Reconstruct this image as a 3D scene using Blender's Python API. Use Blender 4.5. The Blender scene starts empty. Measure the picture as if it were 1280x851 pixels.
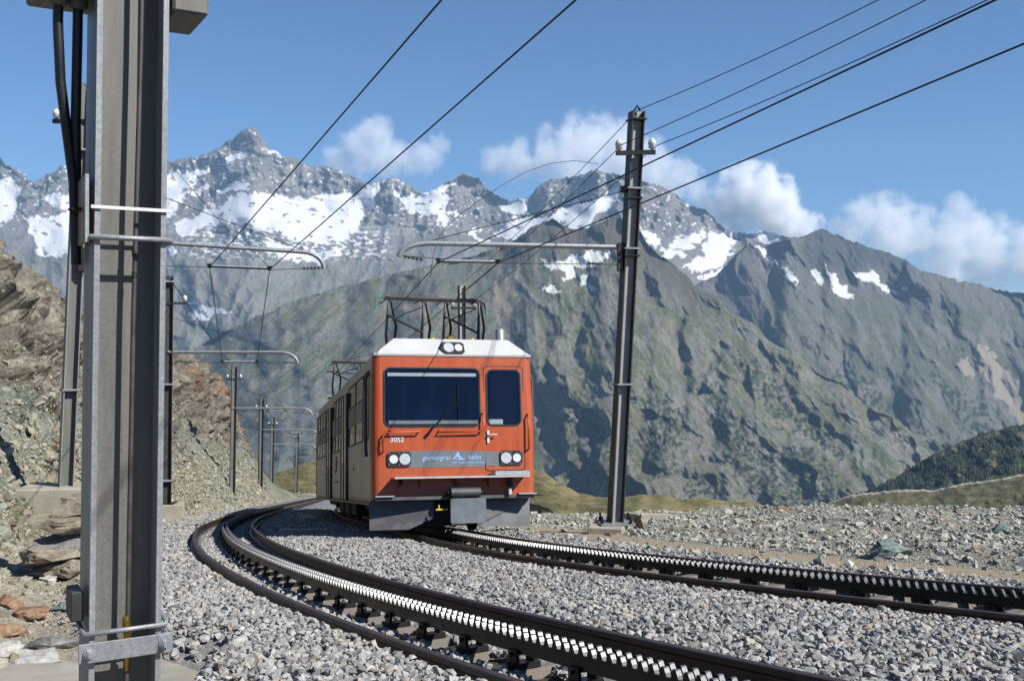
import bpy, bmesh, math, random
import numpy as np
from mathutils import Vector, Matrix

random.seed(7)
rng = np.random.default_rng(7)
SC = bpy.context.scene
COL = SC.collection
R = math.radians

# ------------------------------------------------------------------ camera, sky, sun, exposure
CH = 0.93
cam_d = bpy.data.cameras.new("camera")
cam = bpy.data.objects.new("camera", cam_d)
COL.objects.link(cam)
cam.location = (0, 0, CH)
cam.rotation_euler = (R(90), 0, 0)
cam_d.sensor_width = 36.0
cam_d.lens = 36.0 * 1300 / 1280
cam_d.clip_start = 0.05
cam_d.clip_end = 200000
SC.camera = cam

SUN_AZ = R(-29)          # direction towards the sun, measured from +X (negative: behind the camera)
SUN_EL = R(42)
world = bpy.data.worlds.new("World")
SC.world = world
world.use_nodes = True
wn = world.node_tree
sky = wn.nodes.new("ShaderNodeTexSky")
sky.sky_type = 'NISHITA'
sky.sun_disc = False
sky.sun_elevation = SUN_EL
sky.sun_rotation = math.pi / 2 - SUN_AZ
sky.altitude = 2800
sky.air_density = 1.35
sky.dust_density = 0.05
sky.ozone_density = 10.0
bg = wn.nodes["Background"]
wn.links.new(sky.outputs[0], bg.inputs[0])
bg.inputs[1].default_value = 0.066

sun_d = bpy.data.lights.new("sun", 'SUN')
sun_d.energy = 5.0
sun_d.angle = R(0.5)
sun_d.color = (1.0, 0.965, 0.91)
sun = bpy.data.objects.new("sun", sun_d)
COL.objects.link(sun)
S = Vector((math.cos(SUN_AZ) * math.cos(SUN_EL), math.sin(SUN_AZ) * math.cos(SUN_EL), math.sin(SUN_EL)))
sun.rotation_euler = S.to_track_quat('Z', 'Y').to_euler()
sun.location = (8, -8, 20)

vs = SC.view_settings
vs.view_transform = 'Standard'
vs.look = 'None'
vs.exposure = 0.70
vs.gamma = 1.0
cy = SC.cycles
cy.use_denoising = True
cy.max_bounces = 10
cy.diffuse_bounces = 3
cy.glossy_bounces = 3
cy.transparent_max_bounces = 16
cy.volume_bounces = 6
cy.volume_step_rate = 1.0
cy.volume_max_steps = 256

# ------------------------------------------------------------------ small helpers
def at(px, py, Y):
    """a photograph direction at a real depth Y (metres in front of the camera)"""
    return Vector(((px - 640) * Y / 1300, Y, CH - (py - 425.5) * Y / 1300))

def tag(o, label=None, cat=None, group=None, kind=None):
    if label: o["label"] = label
    if cat: o["category"] = cat
    if group: o["group"] = group
    if kind: o["kind"] = kind
    return o

def empty(name, loc=(0, 0, 0), rot=(0, 0, 0), parent=None):
    o = bpy.data.objects.new(name, None)
    COL.objects.link(o)
    o.location = loc
    o.rotation_euler = rot
    o.empty_display_size = 0.2
    if parent: o.parent = parent
    return o

def mesh_obj(name, me, parent=None, link=True):
    o = bpy.data.objects.new(name, me)
    if link: COL.objects.link(o)
    if parent: o.parent = parent
    return o

class MB:
    """collects shapes into one mesh"""
    def __init__(self):
        self.v = []; self.f = []; self.sm = []
    def add(self, vs, fs, smooth=False):
        n = len(self.v)
        self.v += [tuple(p) for p in vs]
        self.f += [tuple(i + n for i in f) for f in fs]
        self.sm += [smooth] * len(fs)
        return self
    def box(self, c, s, M=None):
        x, y, z = (k / 2 for k in s)
        p = [Vector((a * x, b * y, d * z)) for a in (-1, 1) for b in (-1, 1) for d in (-1, 1)]
        if M is not None: p = [M @ q for q in p]
        p = [q + Vector(c) for q in p]
        return self.add(p, [(0, 1, 3, 2), (4, 6, 7, 5), (0, 4, 5, 1), (2, 3, 7, 6), (0, 2, 6, 4), (1, 5, 7, 3)])
    def bbox(self, c, s, b=0.01, M=None):
        """box with chamfered vertical and horizontal edges"""
        bm = bmesh.new()
        bmesh.ops.create_cube(bm, size=1)
        for v in bm.verts: v.co = Vector((v.co.x * s[0], v.co.y * s[1], v.co.z * s[2]))
        bmesh.ops.bevel(bm, geom=list(bm.edges), offset=b, segments=1, affect='EDGES')
        ps = [v.co.copy() for v in bm.verts]
        if M is not None: ps = [M @ q for q in ps]
        bm.verts.index_update()
        fs = [tuple(v.index for v in f.verts) for f in bm.faces]
        bm.free()
        return self.add([q + Vector(c) for q in ps], fs)
    def tube(self, pts, r, n=8, cap=True, smooth=True):
        pts = [Vector(p) for p in pts]
        rs = r if isinstance(r, (list, tuple)) else [r] * len(pts)
        vs = []; fs = []
        d0 = (pts[1] - pts[0]).normalized()
        up = Vector((0, 0, 1)) if abs(d0.z) < 0.9 else Vector((1, 0, 0))
        a = d0.cross(up).normalized()
        for i, p in enumerate(pts):
            if i == 0: d = pts[1] - pts[0]
            elif i == len(pts) - 1: d = pts[-1] - pts[-2]
            else: d = (pts[i + 1] - pts[i]).normalized() + (pts[i] - pts[i - 1]).normalized()
            d = d.normalized()
            a = (a - d * a.dot(d)).normalized()
            b = d.cross(a)
            for k in range(n):
                t = 2 * math.pi * k / n
                vs.append(p + (a * math.cos(t) + b * math.sin(t)) * rs[i])
        for i in range(len(pts) - 1):
            for k in range(n):
                k2 = (k + 1) % n
                fs.append((i * n + k, i * n + k2, (i + 1) * n + k2, (i + 1) * n + k))
        self.add(vs, fs, smooth)
        if cap:
            self.add(vs[:n], [tuple(range(n - 1, -1, -1))])
            self.add(vs[-n:], [tuple(range(n))])
        return self
    def cyl(self, a, b, r, n=12, r2=None):
        return self.tube([a, b], [r, r if r2 is None else r2], n)
    def extrude(self, poly, a, b, plane='XZ'):
        """polygon in a plane extruded along the third axis from a to b"""
        def P(p, t):
            if plane == 'XZ': return (p[0], t, p[1])
            if plane == 'XY': return (p[0], p[1], t)
            return (t, p[0], p[1])
        n = len(poly)
        vs = [P(p, a) for p in poly] + [P(p, b) for p in poly]
        fs = [(i, (i + 1) % n, n + (i + 1) % n, n + i) for i in range(n)]
        fs += [tuple(range(n - 1, -1, -1)), tuple(range(n, 2 * n))]
        return self.add(vs, fs)
    def ring(self, outer, inner, a, b, plane='XZ'):
        def P(p, t):
            if plane == 'XZ': return (p[0], t, p[1])
            if plane == 'XY': return (p[0], p[1], t)
            return (t, p[0], p[1])
        n = len(outer)
        vs = [P(p, a) for p in outer] + [P(p, a) for p in inner] + [P(p, b) for p in outer] + [P(p, b) for p in inner]
        fs = []
        for i in range(n):
            j = (i + 1) % n
            fs += [(i, j, n + j, n + i), (2 * n + i, 3 * n + i, 3 * n + j, 2 * n + j),
                   (i, 2 * n + i, 2 * n + j, j), (n + i, n + j, 3 * n + j, 3 * n + i)]
        return self.add(vs, fs)
    def build(self, name, mat, parent=None, fix=True):
        me = bpy.data.meshes.new(name)
        me.from_pydata(self.v, [], self.f)
        if fix:
            bm = bmesh.new(); bm.from_mesh(me)
            bmesh.ops.recalc_face_normals(bm, faces=bm.faces)
            bm.to_mesh(me); bm.free()
        me.polygons.foreach_set("use_smooth", self.sm)
        me.materials.append(mat)
        return mesh_obj(name, me, parent)

def rrect(x0, x1, z0, z1, r, n=5):
    pts = []
    for cx, cz, a0 in ((x1 - r, z1 - r, 0), (x0 + r, z1 - r, 90), (x0 + r, z0 + r, 180), (x1 - r, z0 + r, 270)):
        for k in range(n + 1):
            t = R(a0 + 90 * k / n)
            pts.append((cx + r * math.cos(t), cz + r * math.sin(t)))
    return pts

# --- numpy noise
_perm = rng.permutation(4096)
_perm = np.concatenate([_perm, _perm])
_ang = rng.random(4096) * 2 * np.pi
_gx, _gy = np.cos(_ang), np.sin(_ang)
def perlin(x, y):
    xi = np.floor(x).astype(np.int64); yi = np.floor(y).astype(np.int64)
    xf = x - xi; yf = y - yi
    u = xf * xf * xf * (xf * (xf * 6 - 15) + 10); v = yf * yf * yf * (yf * (yf * 6 - 15) + 10)
    def g(ix, iy, dx, dy):
        h = _perm[(_perm[ix & 4095] + iy) & 4095]
        return _gx[h] * dx + _gy[h] * dy
    a = g(xi, yi, xf, yf); b = g(xi + 1, yi, xf - 1, yf)
    c = g(xi, yi + 1, xf, yf - 1); d = g(xi + 1, yi + 1, xf - 1, yf - 1)
    return (a + u * (b - a)) * (1 - v) + (c + u * (d - c)) * v * 1.0
def fbm(x, y, o=5, gain=0.5, lac=2.03):
    s = 0; a = 1
    for k in range(o):
        s = s + a * perlin(x + 17.3 * k, y - 9.1 * k); a *= gain; x = x * lac; y = y * lac
    return s * 1.5
def ridged(x, y, o=5, gain=0.5, lac=2.07):
    s = 0; a = 1; w = 1.0
    for k in range(o):
        n = 1 - np.abs(perlin(x + 31.7 * k, y + 11.9 * k)) * 2.0
        n = np.clip(n, 0, 1) ** 2 * w
        s = s + a * n; w = np.clip(n * 1.6, 0, 1); a *= gain; x = x * lac; y = y * lac
    return s
def sstep(a, b, x):
    t = np.clip((x - a) / (b - a), 0, 1)
    return t * t * (3 - 2 * t)
def inpoly(u, v, poly):
    res = np.zeros(u.shape, bool)
    n = len(poly)
    for i in range(n):
        x1, y1 = poly[i]; x2, y2 = poly[(i + 1) % n]
        if y1 == y2: continue
        c = ((y1 > v) != (y2 > v)) & (u < (x2 - x1) * (v - y1) / (y2 - y1) + x1)
        res ^= c
    return res

def grid_mesh(name, X, Y, Z, mat, col=None, parent=None, smooth=True):
    """a height sheet from 2-D arrays"""
    n, m = X.shape
    co = np.stack([X, Y, Z], -1).reshape(-1, 3).astype(np.float32)
    i = np.arange(n * m).reshape(n, m)
    q = np.stack([i[:-1, :-1], i[1:, :-1], i[1:, 1:], i[:-1, 1:]], -1).reshape(-1, 4)
    me = bpy.data.meshes.new(name)
    me.vertices.add(len(co)); me.vertices.foreach_set("co", co.ravel())
    me.loops.add(q.size); me.loops.foreach_set("vertex_index", q.ravel().astype(np.int32))
    me.polygons.add(len(q))
    me.polygons.foreach_set("loop_start", np.arange(0, q.size, 4, dtype=np.int32))
    me.polygons.foreach_set("loop_total", np.full(len(q), 4, np.int32))
    me.polygons.foreach_set("use_smooth", np.full(len(q), smooth))
    me.update()
    if col is not None:
        a = me.color_attributes.new("Col", 'FLOAT_COLOR', 'POINT')
        c = np.ones((n * m, 4), np.float32); c[:, :3] = col.reshape(-1, 3)
        a.data.foreach_set("color", c.ravel())
    me.materials.append(mat)
    return mesh_obj(name, me, parent)

# ------------------------------------------------------------------ materials
K = 0.66          # overall reflectance level that goes with the exposure above
def newmat(name):
    m = bpy.data.materials.new(name); m.use_nodes = True
    nt = m.node_tree
    return m, nt, nt.nodes["Principled BSDF"]
def N(nt, t, **kw):
    n = nt.nodes.new(t)
    for k, v in kw.items(): setattr(n, k, v)
    return n
def mixc(nt, fac, a, b, mode='MIX'):
    n = nt.nodes.new("ShaderNodeMix"); n.data_type = 'RGBA'; n.blend_type = mode
    for sock, val in ((n.inputs[0], fac), (n.inputs[6], a), (n.inputs[7], b)):
        if hasattr(val, "is_output"): nt.links.new(val, sock)
        elif isinstance(val, (int, float)): sock.default_value = val
        else: sock.default_value = (*val, 1) if len(val) == 3 else val
    return n.outputs[2]
def noise(nt, scale, detail=4, rough=0.55, coord='Object', vec=None):
    n = nt.nodes.new("ShaderNodeTexNoise")
    n.inputs["Scale"].default_value = scale; n.inputs["Detail"].default_value = detail; n.inputs["Roughness"].default_value = rough
    if vec is None:
        tc = nt.nodes.new("ShaderNodeTexCoord"); vec = tc.outputs[coord]
    nt.links.new(vec, n.inputs["Vector"])
    return n.outputs["Fac"]
def ramp(nt, fac, stops, interp='LINEAR'):
    n = nt.nodes.new("ShaderNodeValToRGB"); e = n.color_ramp.elements
    n.color_ramp.interpolation = interp
    while len(e) < len(stops): e.new(0.5)
    for k, (p, c) in enumerate(stops):
        e[k].position = p; e[k].color = (*c, 1) if not isinstance(c, (int, float)) else (c, c, c, 1)
    nt.links.new(fac, n.inputs[0])
    return n.outputs[0]
def bump(nt, bsdf, h, strength=0.4, dist=0.02):
    b = nt.nodes.new("ShaderNodeBump"); b.inputs["Strength"].default_value = strength; b.inputs["Distance"].default_value = dist
    nt.links.new(h, b.inputs["Height"]); nt.links.new(b.outputs[0], bsdf.inputs["Normal"])
def simple(name, col, rough=0.5, metal=0.0, var=0.25, scale=6, dirt=None, dirt_amt=0.35, bmp=0.0, spec=0.5):
    m, nt, b = newmat(name)
    b.inputs["Roughness"].default_value = rough; b.inputs["Metallic"].default_value = metal
    b.inputs["Specular IOR Level"].default_value = spec
    col = tuple(c * K for c in col)
    if dirt is not None: dirt = tuple(c * K for c in dirt)
    f = noise(nt, scale, 5, 0.6)
    lo = tuple(c * (1 - var) for c in col); hi = tuple(min(1, c * (1 + var)) for c in col)
    out = ramp(nt, f, [(0.3, lo), (0.7, hi)])
    if dirt is not None:
        f2 = noise(nt, scale * 0.37, 6, 0.7)
        k = ramp(nt, f2, [(0.48, 0.0), (0.68, dirt_amt)])
        out = mixc(nt, k, out, dirt)
    nt.links.new(out, b.inputs["Base Color"])
    rr = ramp(nt, f, [(0.25, max(0.02, rough - 0.1)), (0.75, min(1, rough + 0.12))])
    nt.links.new(rr, b.inputs["Roughness"])
    if bmp: bump(nt, b, noise(nt, scale * 6, 4), bmp, 0.01)
    return m

def vcol_mat(name, fine=8.0, rough=0.95, amt=0.35, bstr=0.5, bdist=0.05, fine2=None):
    """terrain: geology colour from the mesh, broken up by fine procedural grain"""
    m, nt, b = newmat(name)
    b.inputs["Roughness"].default_value = rough
    b.inputs["Specular IOR Level"].default_value = 0.15
    a = N(nt, "ShaderNodeVertexColor"); a.layer_name = "Col"
    f = noise(nt, fine, 6, 0.65)
    g = ramp(nt, f, [(0.3, K * (1 - amt)), (0.7, K * (1 + amt * 0.6))])
    c = mixc(nt, 1.0, a.outputs[0], g, 'MULTIPLY')
    if fine2:
        f2 = noise(nt, fine2, 5, 0.7)
        c = mixc(nt, 1.0, c, ramp(nt, f2, [(0.3, 1 - amt), (0.7, 1 + amt * 0.6)]), 'MULTIPLY')
    nt.links.new(c, b.inputs["Base Color"])
    if bstr: bump(nt, b, f, bstr, bdist)
    return m

def stone_mat(name, stops, grain=60):
    m, nt, b = newmat(name)
    b.inputs["Roughness"].default_value = 0.85
    b.inputs["Specular IOR Level"].default_value = 0.25
    oi = N(nt, "ShaderNodeObjectInfo")
    c = ramp(nt, oi.outputs["Random"], stops)
    g = ramp(nt, noise(nt, 1.3, 4, 0.65), [(0.3, K * 0.78), (0.72, K * 1.35)])
    nt.links.new(mixc(nt, 1.0, c, g, 'MULTIPLY'), b.inputs["Base Color"])
    return m

M = {}
M['ballast'] = stone_mat("ballast stone", [(0, (.2, .197, .193)), (.2, (.29, .287, .28)), (.42, (.36, .358, .35)), (.62, (.45, .447, .435)), (.74, (.4, .375, .33)), (.84, (.5, .49, .47)), (.93, (.34, .27, .2)), (1, (.58, .56, .52))])
M['scree'] = stone_mat("scree stone", [(0, (.2, .21, .19)), (.2, (.31, .325, .295)), (.45, (.41, .405, .36)), (.65, (.48, .455, .38)), (.8, (.34, .37, .335)), (.9, (.42, .33, .24)), (1, (.64, .62, .57))])
M['slope_stone'] = stone_mat("slope stone", [(0, (.17, .155, .12)), (.25, (.3, .25, .17)), (.5, (.3, .31, .25)), (.7, (.42, .36, .26)), (.85, (.28, .3, .25)), (1, (.52, .48, .4))])
M['steel_rail'] = simple("oily rail steel", (.055, .036, .03), .5, 0.3, .35, 9, (.12, .06, .04), .5)
M['steel_black'] = simple("black oiled steel", (.018, .017, .018), .38, 0.4, .4, 14, (.06, .04, .03), .3)
M['tooth'] = simple("polished tooth steel", (.22, .22, .22), .42, 0.7, .4, 120, (.06, .05, .045), .9)
M['sleeper'] = simple("sleeper steel", (.21, .19, .165), .85, 0.0, .25, 7, (.13, .09, .06), .6, .3)
M['galv'] = simple("galvanised steel", (.36, .375, .39), .48, 0.35, .16, 11, (.26, .25, .24), .4)
def galv(name, col, rough=.5, metal=.3):
    m, nt, b = newmat(name)
    b.inputs["Metallic"].default_value = metal
    tc = N(nt, "ShaderNodeTexCoord"); vo = N(nt, "ShaderNodeTexVoronoi"); vo.inputs["Scale"].default_value = 120
    nt.links.new(tc.outputs["Object"], vo.inputs["Vector"])
    mp = N(nt, "ShaderNodeMapping"); mp.inputs["Scale"].default_value = (14, 14, .8); nt.links.new(tc.outputs["Object"], mp.inputs[0])
    st = noise(nt, 1.0, 6, .7, vec=mp.outputs[0])
    sp = N(nt, "ShaderNodeSeparateColor"); nt.links.new(vo.outputs["Color"], sp.inputs[0])
    c = ramp(nt, sp.outputs[0], [(0, tuple(x * K * .9 for x in col)), (1, tuple(min(1, x * K * 1.1) for x in col))])
    c = mixc(nt, 1.0, c, ramp(nt, st, [(.32, .72), (.66, 1.1)]), 'MULTIPLY')
    spot = ramp(nt, noise(nt, 5, 7, .75), [(.62, 0.0), (.72, .5)])
    c = mixc(nt, spot, c, (.13 * K, .1 * K, .075 * K))
    nt.links.new(c, b.inputs["Base Color"])
    nt.links.new(ramp(nt, sp.outputs[0], [(0, rough - .1), (1, rough + .12)]), b.inputs["Roughness"])
    return m
M['galv'] = galv("galvanised steel", (.37, .385, .40), .48, .3)
M['galv_web'] = galv("weathered galvanised web", (.2, .192, .172), .6, .1)
M['post_paint'] = simple("grey post paint", (.22, .23, .235), .5, 0.2, .18, 5, (.12, .1, .085), .4)
M['post_dark'] = simple("dark post steel", (.06, .058, .056), .55, 0.2, .3, 5, (.1, .06, .04), .4)
M['web_light'] = simple("pale post web", (.42, .42, .4), .6, 0.1, .12, 4, (.3, .27, .23), .4)
M['cable'] = simple("black cable sheath", (.012, .012, .014), .45, 0, .3, 10)
M['wire'] = simple("contact wire", (.03, .03, .032), .5, 0.4, .2, 3)
M['white_ins'] = simple("white porcelain", (.8, .8, .79), .2, 0, .06, 8)
M['dark_ins'] = simple("brown insulator", (.04, .03, .028), .3, 0, .3, 8)
M['concrete'] = simple("concrete", (.43, .39, .32), .92, 0, .18, 3.0, (.27, .24, .19), .55, .5)
M['brass'] = simple("brass", (.62, .4, .1), .3, 0.9, .2, 30, (.2, .12, .05), .4)
M['rodrust'] = simple("rusty rod", (.10, .085, .09), .6, 0.4, .3, 14, (.13, .09, .07), .4)
M['rust_plate'] = simple("rust streaked plate", (.45, .42, .38), .4, 0.3, .2, 5, (.3, .12, .04), .8)
M['orange'] = simple("orange red paint", (.50, .115, .045), .38, 0, .05, 1.5, (.42, .085, .032), .4)
def paint(name, col):
    m, nt, b = newmat(name)
    b.inputs["Roughness"].default_value = .4
    tc = N(nt, "ShaderNodeTexCoord"); mp = N(nt, "ShaderNodeMapping"); mp.inputs["Scale"].default_value = (9, 9, .9)
    nt.links.new(tc.outputs["Object"], mp.inputs[0])
    st = noise(nt, 1.0, 6, .65, vec=mp.outputs[0]); gr = noise(nt, 2.2, 6, .6)
    c = ramp(nt, st, [(.3, tuple(x * K * .86 for x in col)), (.7, tuple(x * K * 1.08 for x in col))])
    sx = N(nt, "ShaderNodeSeparateXYZ"); nt.links.new(tc.outputs["Object"], sx.inputs[0])
    low = ramp(nt, sx.outputs[2], [(0.0, 0.0), (1.0, 1.0)])
    mr = N(nt, "ShaderNodeMapRange"); nt.links.new(sx.outputs[2], mr.inputs[0])
    mr.inputs[1].default_value = 1.3; mr.inputs[2].default_value = .55; mr.inputs[3].default_value = 0; mr.inputs[4].default_value = .5
    mu = N(nt, "ShaderNodeMath", operation='MULTIPLY'); nt.links.new(mr.outputs[0], mu.inputs[0]); nt.links.new(ramp(nt, gr, [(.35, .2), (.65, 1.0)]), mu.inputs[1])
    c = mixc(nt, mu.outputs[0], c, (.2 * K, .12 * K, .075 * K))
    nt.links.new(c, b.inputs["Base Color"])
    nt.links.new(ramp(nt, st, [(.3, .33), (.7, .5)]), b.inputs["Roughness"])
    return m
M['orange'] = paint("orange red paint", (.53, .092, .020))
M['roof_white'] = simple("white roof paint", (.64, .64, .63), .45, 0, .05, 3, (.6, .58, .54), .4)
M['band'] = simple("grey stripe", (.18, .2, .215), .45, 0, .06, 5)
M['logo'] = simple("light blue lettering", (.36, .55, .85), .4, 0, .03, 5)
M['white'] = simple("white lettering", (.85, .85, .85), .4, 0, .03, 5)
M['side'] = simple("weathered silver side", (.60, .52, .40), .42, 0.25, .12, 2.2, (.27, .21, .15), .6)
M['side_gap'] = simple("door gap rubber", (.02, .02, .02), .6, 0, .2, 5)
M['glass'] = simple("dark window glass", (.006, .008, .014), .05, 0, .2, 2, spec=0.45)
def thin_glass():
    m, nt, b = newmat("windscreen glass")
    nt.nodes.remove(b)
    out = nt.nodes["Material Output"]
    tr = N(nt, "ShaderNodeBsdfTransparent"); tr.inputs[0].default_value = (.62, .68, .80, 1)
    gl = N(nt, "ShaderNodeBsdfGlossy"); gl.inputs["Roughness"].default_value = .03; gl.inputs[0].default_value = (.9, .95, 1, 1)
    lw = N(nt, "ShaderNodeFresnel"); lw.inputs[0].default_value = 1.5
    mx = N(nt, "ShaderNodeMixShader")
    nt.links.new(lw.outputs[0], mx.inputs[0]); nt.links.new(tr.outputs[0], mx.inputs[1]); nt.links.new(gl.outputs[0], mx.inputs[2]); nt.links.new(mx.outputs[0], out.inputs[0])
    return m
M['glass'] = thin_glass()
M['glass_side'] = simple("side window glass", (.006, .006, .007), .1, 0, .2, 2, spec=0.14)
M['painted_reflection'] = simple("pale blind", (.42, .36, .27), .7, 0, .18, 6, (.3, .25, .18), .5)  # beige reflection of the hillside, put into a colour
M['cab_dark'] = simple("cab lining", (.07, .085, .115), .7, 0, .15, 4)
M['cab_light'] = simple("cab frame grey", (.4, .45, .52), .6, 0, .1, 4)
M['gasket'] = simple("black rubber gasket", (.015, .015, .016), .5, 0, .2, 8)
M['lens'] = simple("lamp lens", (.82, .85, .88), .12, 0, .1, 60)
M['lens_led'] = simple("faceted lamp lens", (.72, .76, .78), .15, 0.2, .45, 70)
M['plough'] = simple("plough steel", (.105, .11, .118), .5, 0.2, .2, 5, (.25, .24, .22), .45)
M['plate'] = simple("coupler plate", (.19, .215, .24), .45, 0.1, .12, 5, (.3, .3, .29), .4)
M['under'] = simple("underframe black", (.014, .013, .013), .7, 0, .4, 5)
M['red'] = simple("red coupling", (.5, .04, .04), .35, 0, .1, 10)
M['yellow'] = simple("yellow handle", (.75, .55, .04), .4, 0, .1, 10)
M['green'] = simple("green insulating horn", (.06, .3, .1), .4, 0, .2, 10)
M['steel_bright'] = simple("step tread steel", (.55, .56, .56), .45, 0.3, .3, 60)
M['interior'] = simple("grey visor", (.36, .4, .45), .6, 0, .05, 6)
M['bolt'] = simple("zinc bolt", (.6, .62, .64), .35, 0.7, .1, 20)
M['boulder_green'] = None
def boulder_mat(name, c1, c2, c3):
    m, nt, b = newmat(name)
    b.inputs["Roughness"].default_value = 0.9; b.inputs["Specular IOR Level"].default_value = .2
    f = noise(nt, 5, 7, 0.65); f2 = noise(nt, 22, 5, 0.7)
    c = ramp(nt, f, [(.3, c1), (.5, c2), (.7, c3)])
    c = mixc(nt, 1.0, c, ramp(nt, f2, [(.3, .65 * K), (.7, 1.2 * K)]), 'MULTIPLY')
    nt.links.new(c, b.inputs["Base Color"]); bump(nt, b, f2, .7, .02)
    return m
M['boulder_green'] = boulder_mat("serpentine rock", (.13, .18, .165), (.22, .29, .27), (.33, .38, .35))
M['boulder_tan'] = boulder_mat("tan rock", (.2, .16, .11), (.34, .29, .22), (.46, .41, .33))
M['boulder_red'] = boulder_mat("rust red rock", (.19, .1, .06), (.34, .19, .11), (.36, .29, .21))
M['boulder_grey'] = boulder_mat("grey rock", (.13, .13, .12), (.26, .255, .24), (.4, .39, .37))
M['boulder_orange'] = boulder_mat("orange rock", (.36, .15, .07), (.52, .25, .13), (.55, .35, .22))
M['boulder_pale'] = boulder_mat("pale rock", (.38, .37, .33), (.52, .5, .46), (.62, .6, .56))

# ------------------------------------------------------------------ the line: gradient and the two tracks in plan
def zr(Y):
    """rail level along the view: the line runs downhill, away from the camera"""
    Y = np.asarray(Y, float)
    return np.where(Y < 17, -.132 * Y, -.132 * 17 - .143 * (Y - 17))
def zrf(Y): return float(zr(Y))

def plan(pts, sig=1.6):
    ys = np.arange(-6, 175, .05)
    p = np.array(pts)
    x = np.interp(ys, p[:, 0], p[:, 1])
    k = np.exp(-.5 * (np.arange(-120, 121) * .05 / sig) ** 2); k /= k.sum()
    xp = np.concatenate([x[0] + (x[0] - x[1:121])[::-1], x, x[-1] + (x[-1] - x[-121:-1])[::-1]])
    return ys, np.convolve(xp, k, 'valid')
C1 = plan([(-6, 8.0), (0, 3.75), (3, 1.82), (5.06, .52), (6.5, -.33), (8.12, -1.2), (10.47, -2.27), (12.6, -3.16), (15.1, -4.1), (20.55, -5.72), (28, -7.3), (35, -8.45), (49.3, -10.65), (67, -13.3), (90, -16.7), (110, -19.2), (130, -20.6), (142, -19.5), (150, -16), (158, -10), (175, 5)])
C2 = plan([(-6, 16.0), (2, 8.7), (5, 6.1), (7.78, 3.83), (9.78, 2.43), (11.45, 1.40), (13, .5), (15.2, -.42), (17.1, -.98), (20, -1.82), (24, -2.9), (30, -4.4), (40, -6.3), (49, -7.6), (67, -10), (90, -13.3), (110, -15.6), (130, -16.8), (142, -15.6), (150, -12), (158, -6), (175, 9)])
def xc(C, Y): return np.interp(Y, C[0], C[1])
def slope(C, Y): return (xc(C, np.asarray(Y) + .3) - xc(C, np.asarray(Y) - .3)) / .6
def lat(C, X, Y):
    """perpendicular distance from a track's centre line (positive to the right)"""
    s = slope(C, Y)
    return (X - xc(C, Y)) / np.sqrt(1 + s * s)
def off(C, Y, d, h=0.0):
    """point d to the right of the centre line at Y, h above rail level"""
    s = float(slope(C, Y)); n = math.sqrt(1 + s * s)
    x = float(xc(C, Y)) + d / n; y = Y - s * d / n
    return Vector((x, y, zrf(Y) + h))

def G(X, Y, rough=True):
    """ground height under the near scene"""
    d1 = lat(C1, X, Y); d2 = lat(C2, X, Y)
    z = zr(Y) - .20 + 0 * X
    # ballast lies higher outside the rails than in the cribs
    out = np.maximum(np.minimum(d1 - .58, -d2 - .58), np.maximum(-d1 - .58, d2 - .58))
    z = z + .03 * sstep(.45, .3, np.abs(d1)) * sstep(.06, .12, np.abs(d1))
    z = z + (.085 + .055 * sstep(0, .1, -d1 - .5)) * sstep(0, .12, out) + .03 * sstep(.1, .8, np.minimum(d1 - .6, -d2 - .6))
    # right: shoulder, path, rubble plateau
    r = sstep(.9, 1.7, d2)
    z = z + .075 * r
    rub = sstep(2.8, 4.0, d2)
    nz = fbm(X * .45, Y * .45, 4) * .13 + fbm(X * 1.7 + 5, Y * 1.7, 3) * .045
    z = z + rub * (.10 + nz + .16 * sstep(3, 14, d2) * sstep(12, 22, Y))
    # plateau rim, then the slope drops away
    rim = 27.5 + 2.0 * perlin(X * .16, 0 * X + 3.3) + .9 * perlin(X * .7, 0 * X + 8.3)
    drop = np.clip(Y - rim, 0, None) * sstep(2.5, 5, d2)
    z = z - .10 * drop - .012 * np.clip(drop, 0, 40) ** 2
    # shallow dip round the concrete pad of the near post
    z = z - .22 * sstep(-1.28, -1.5, X + .10 * (Y - 2.6)) * sstep(6.9, 6.3, Y)
    # left: ballast edge, lower ground, foot of slope
    l = -d1
    z = z - .19 * sstep(1.5, 2.2, l) + .35 * sstep(2.3, 4.5, l) + sstep(1.5, 2.2, l) * (fbm(X * .9, Y * .9 + 40, 4) * .08)
    return z

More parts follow.
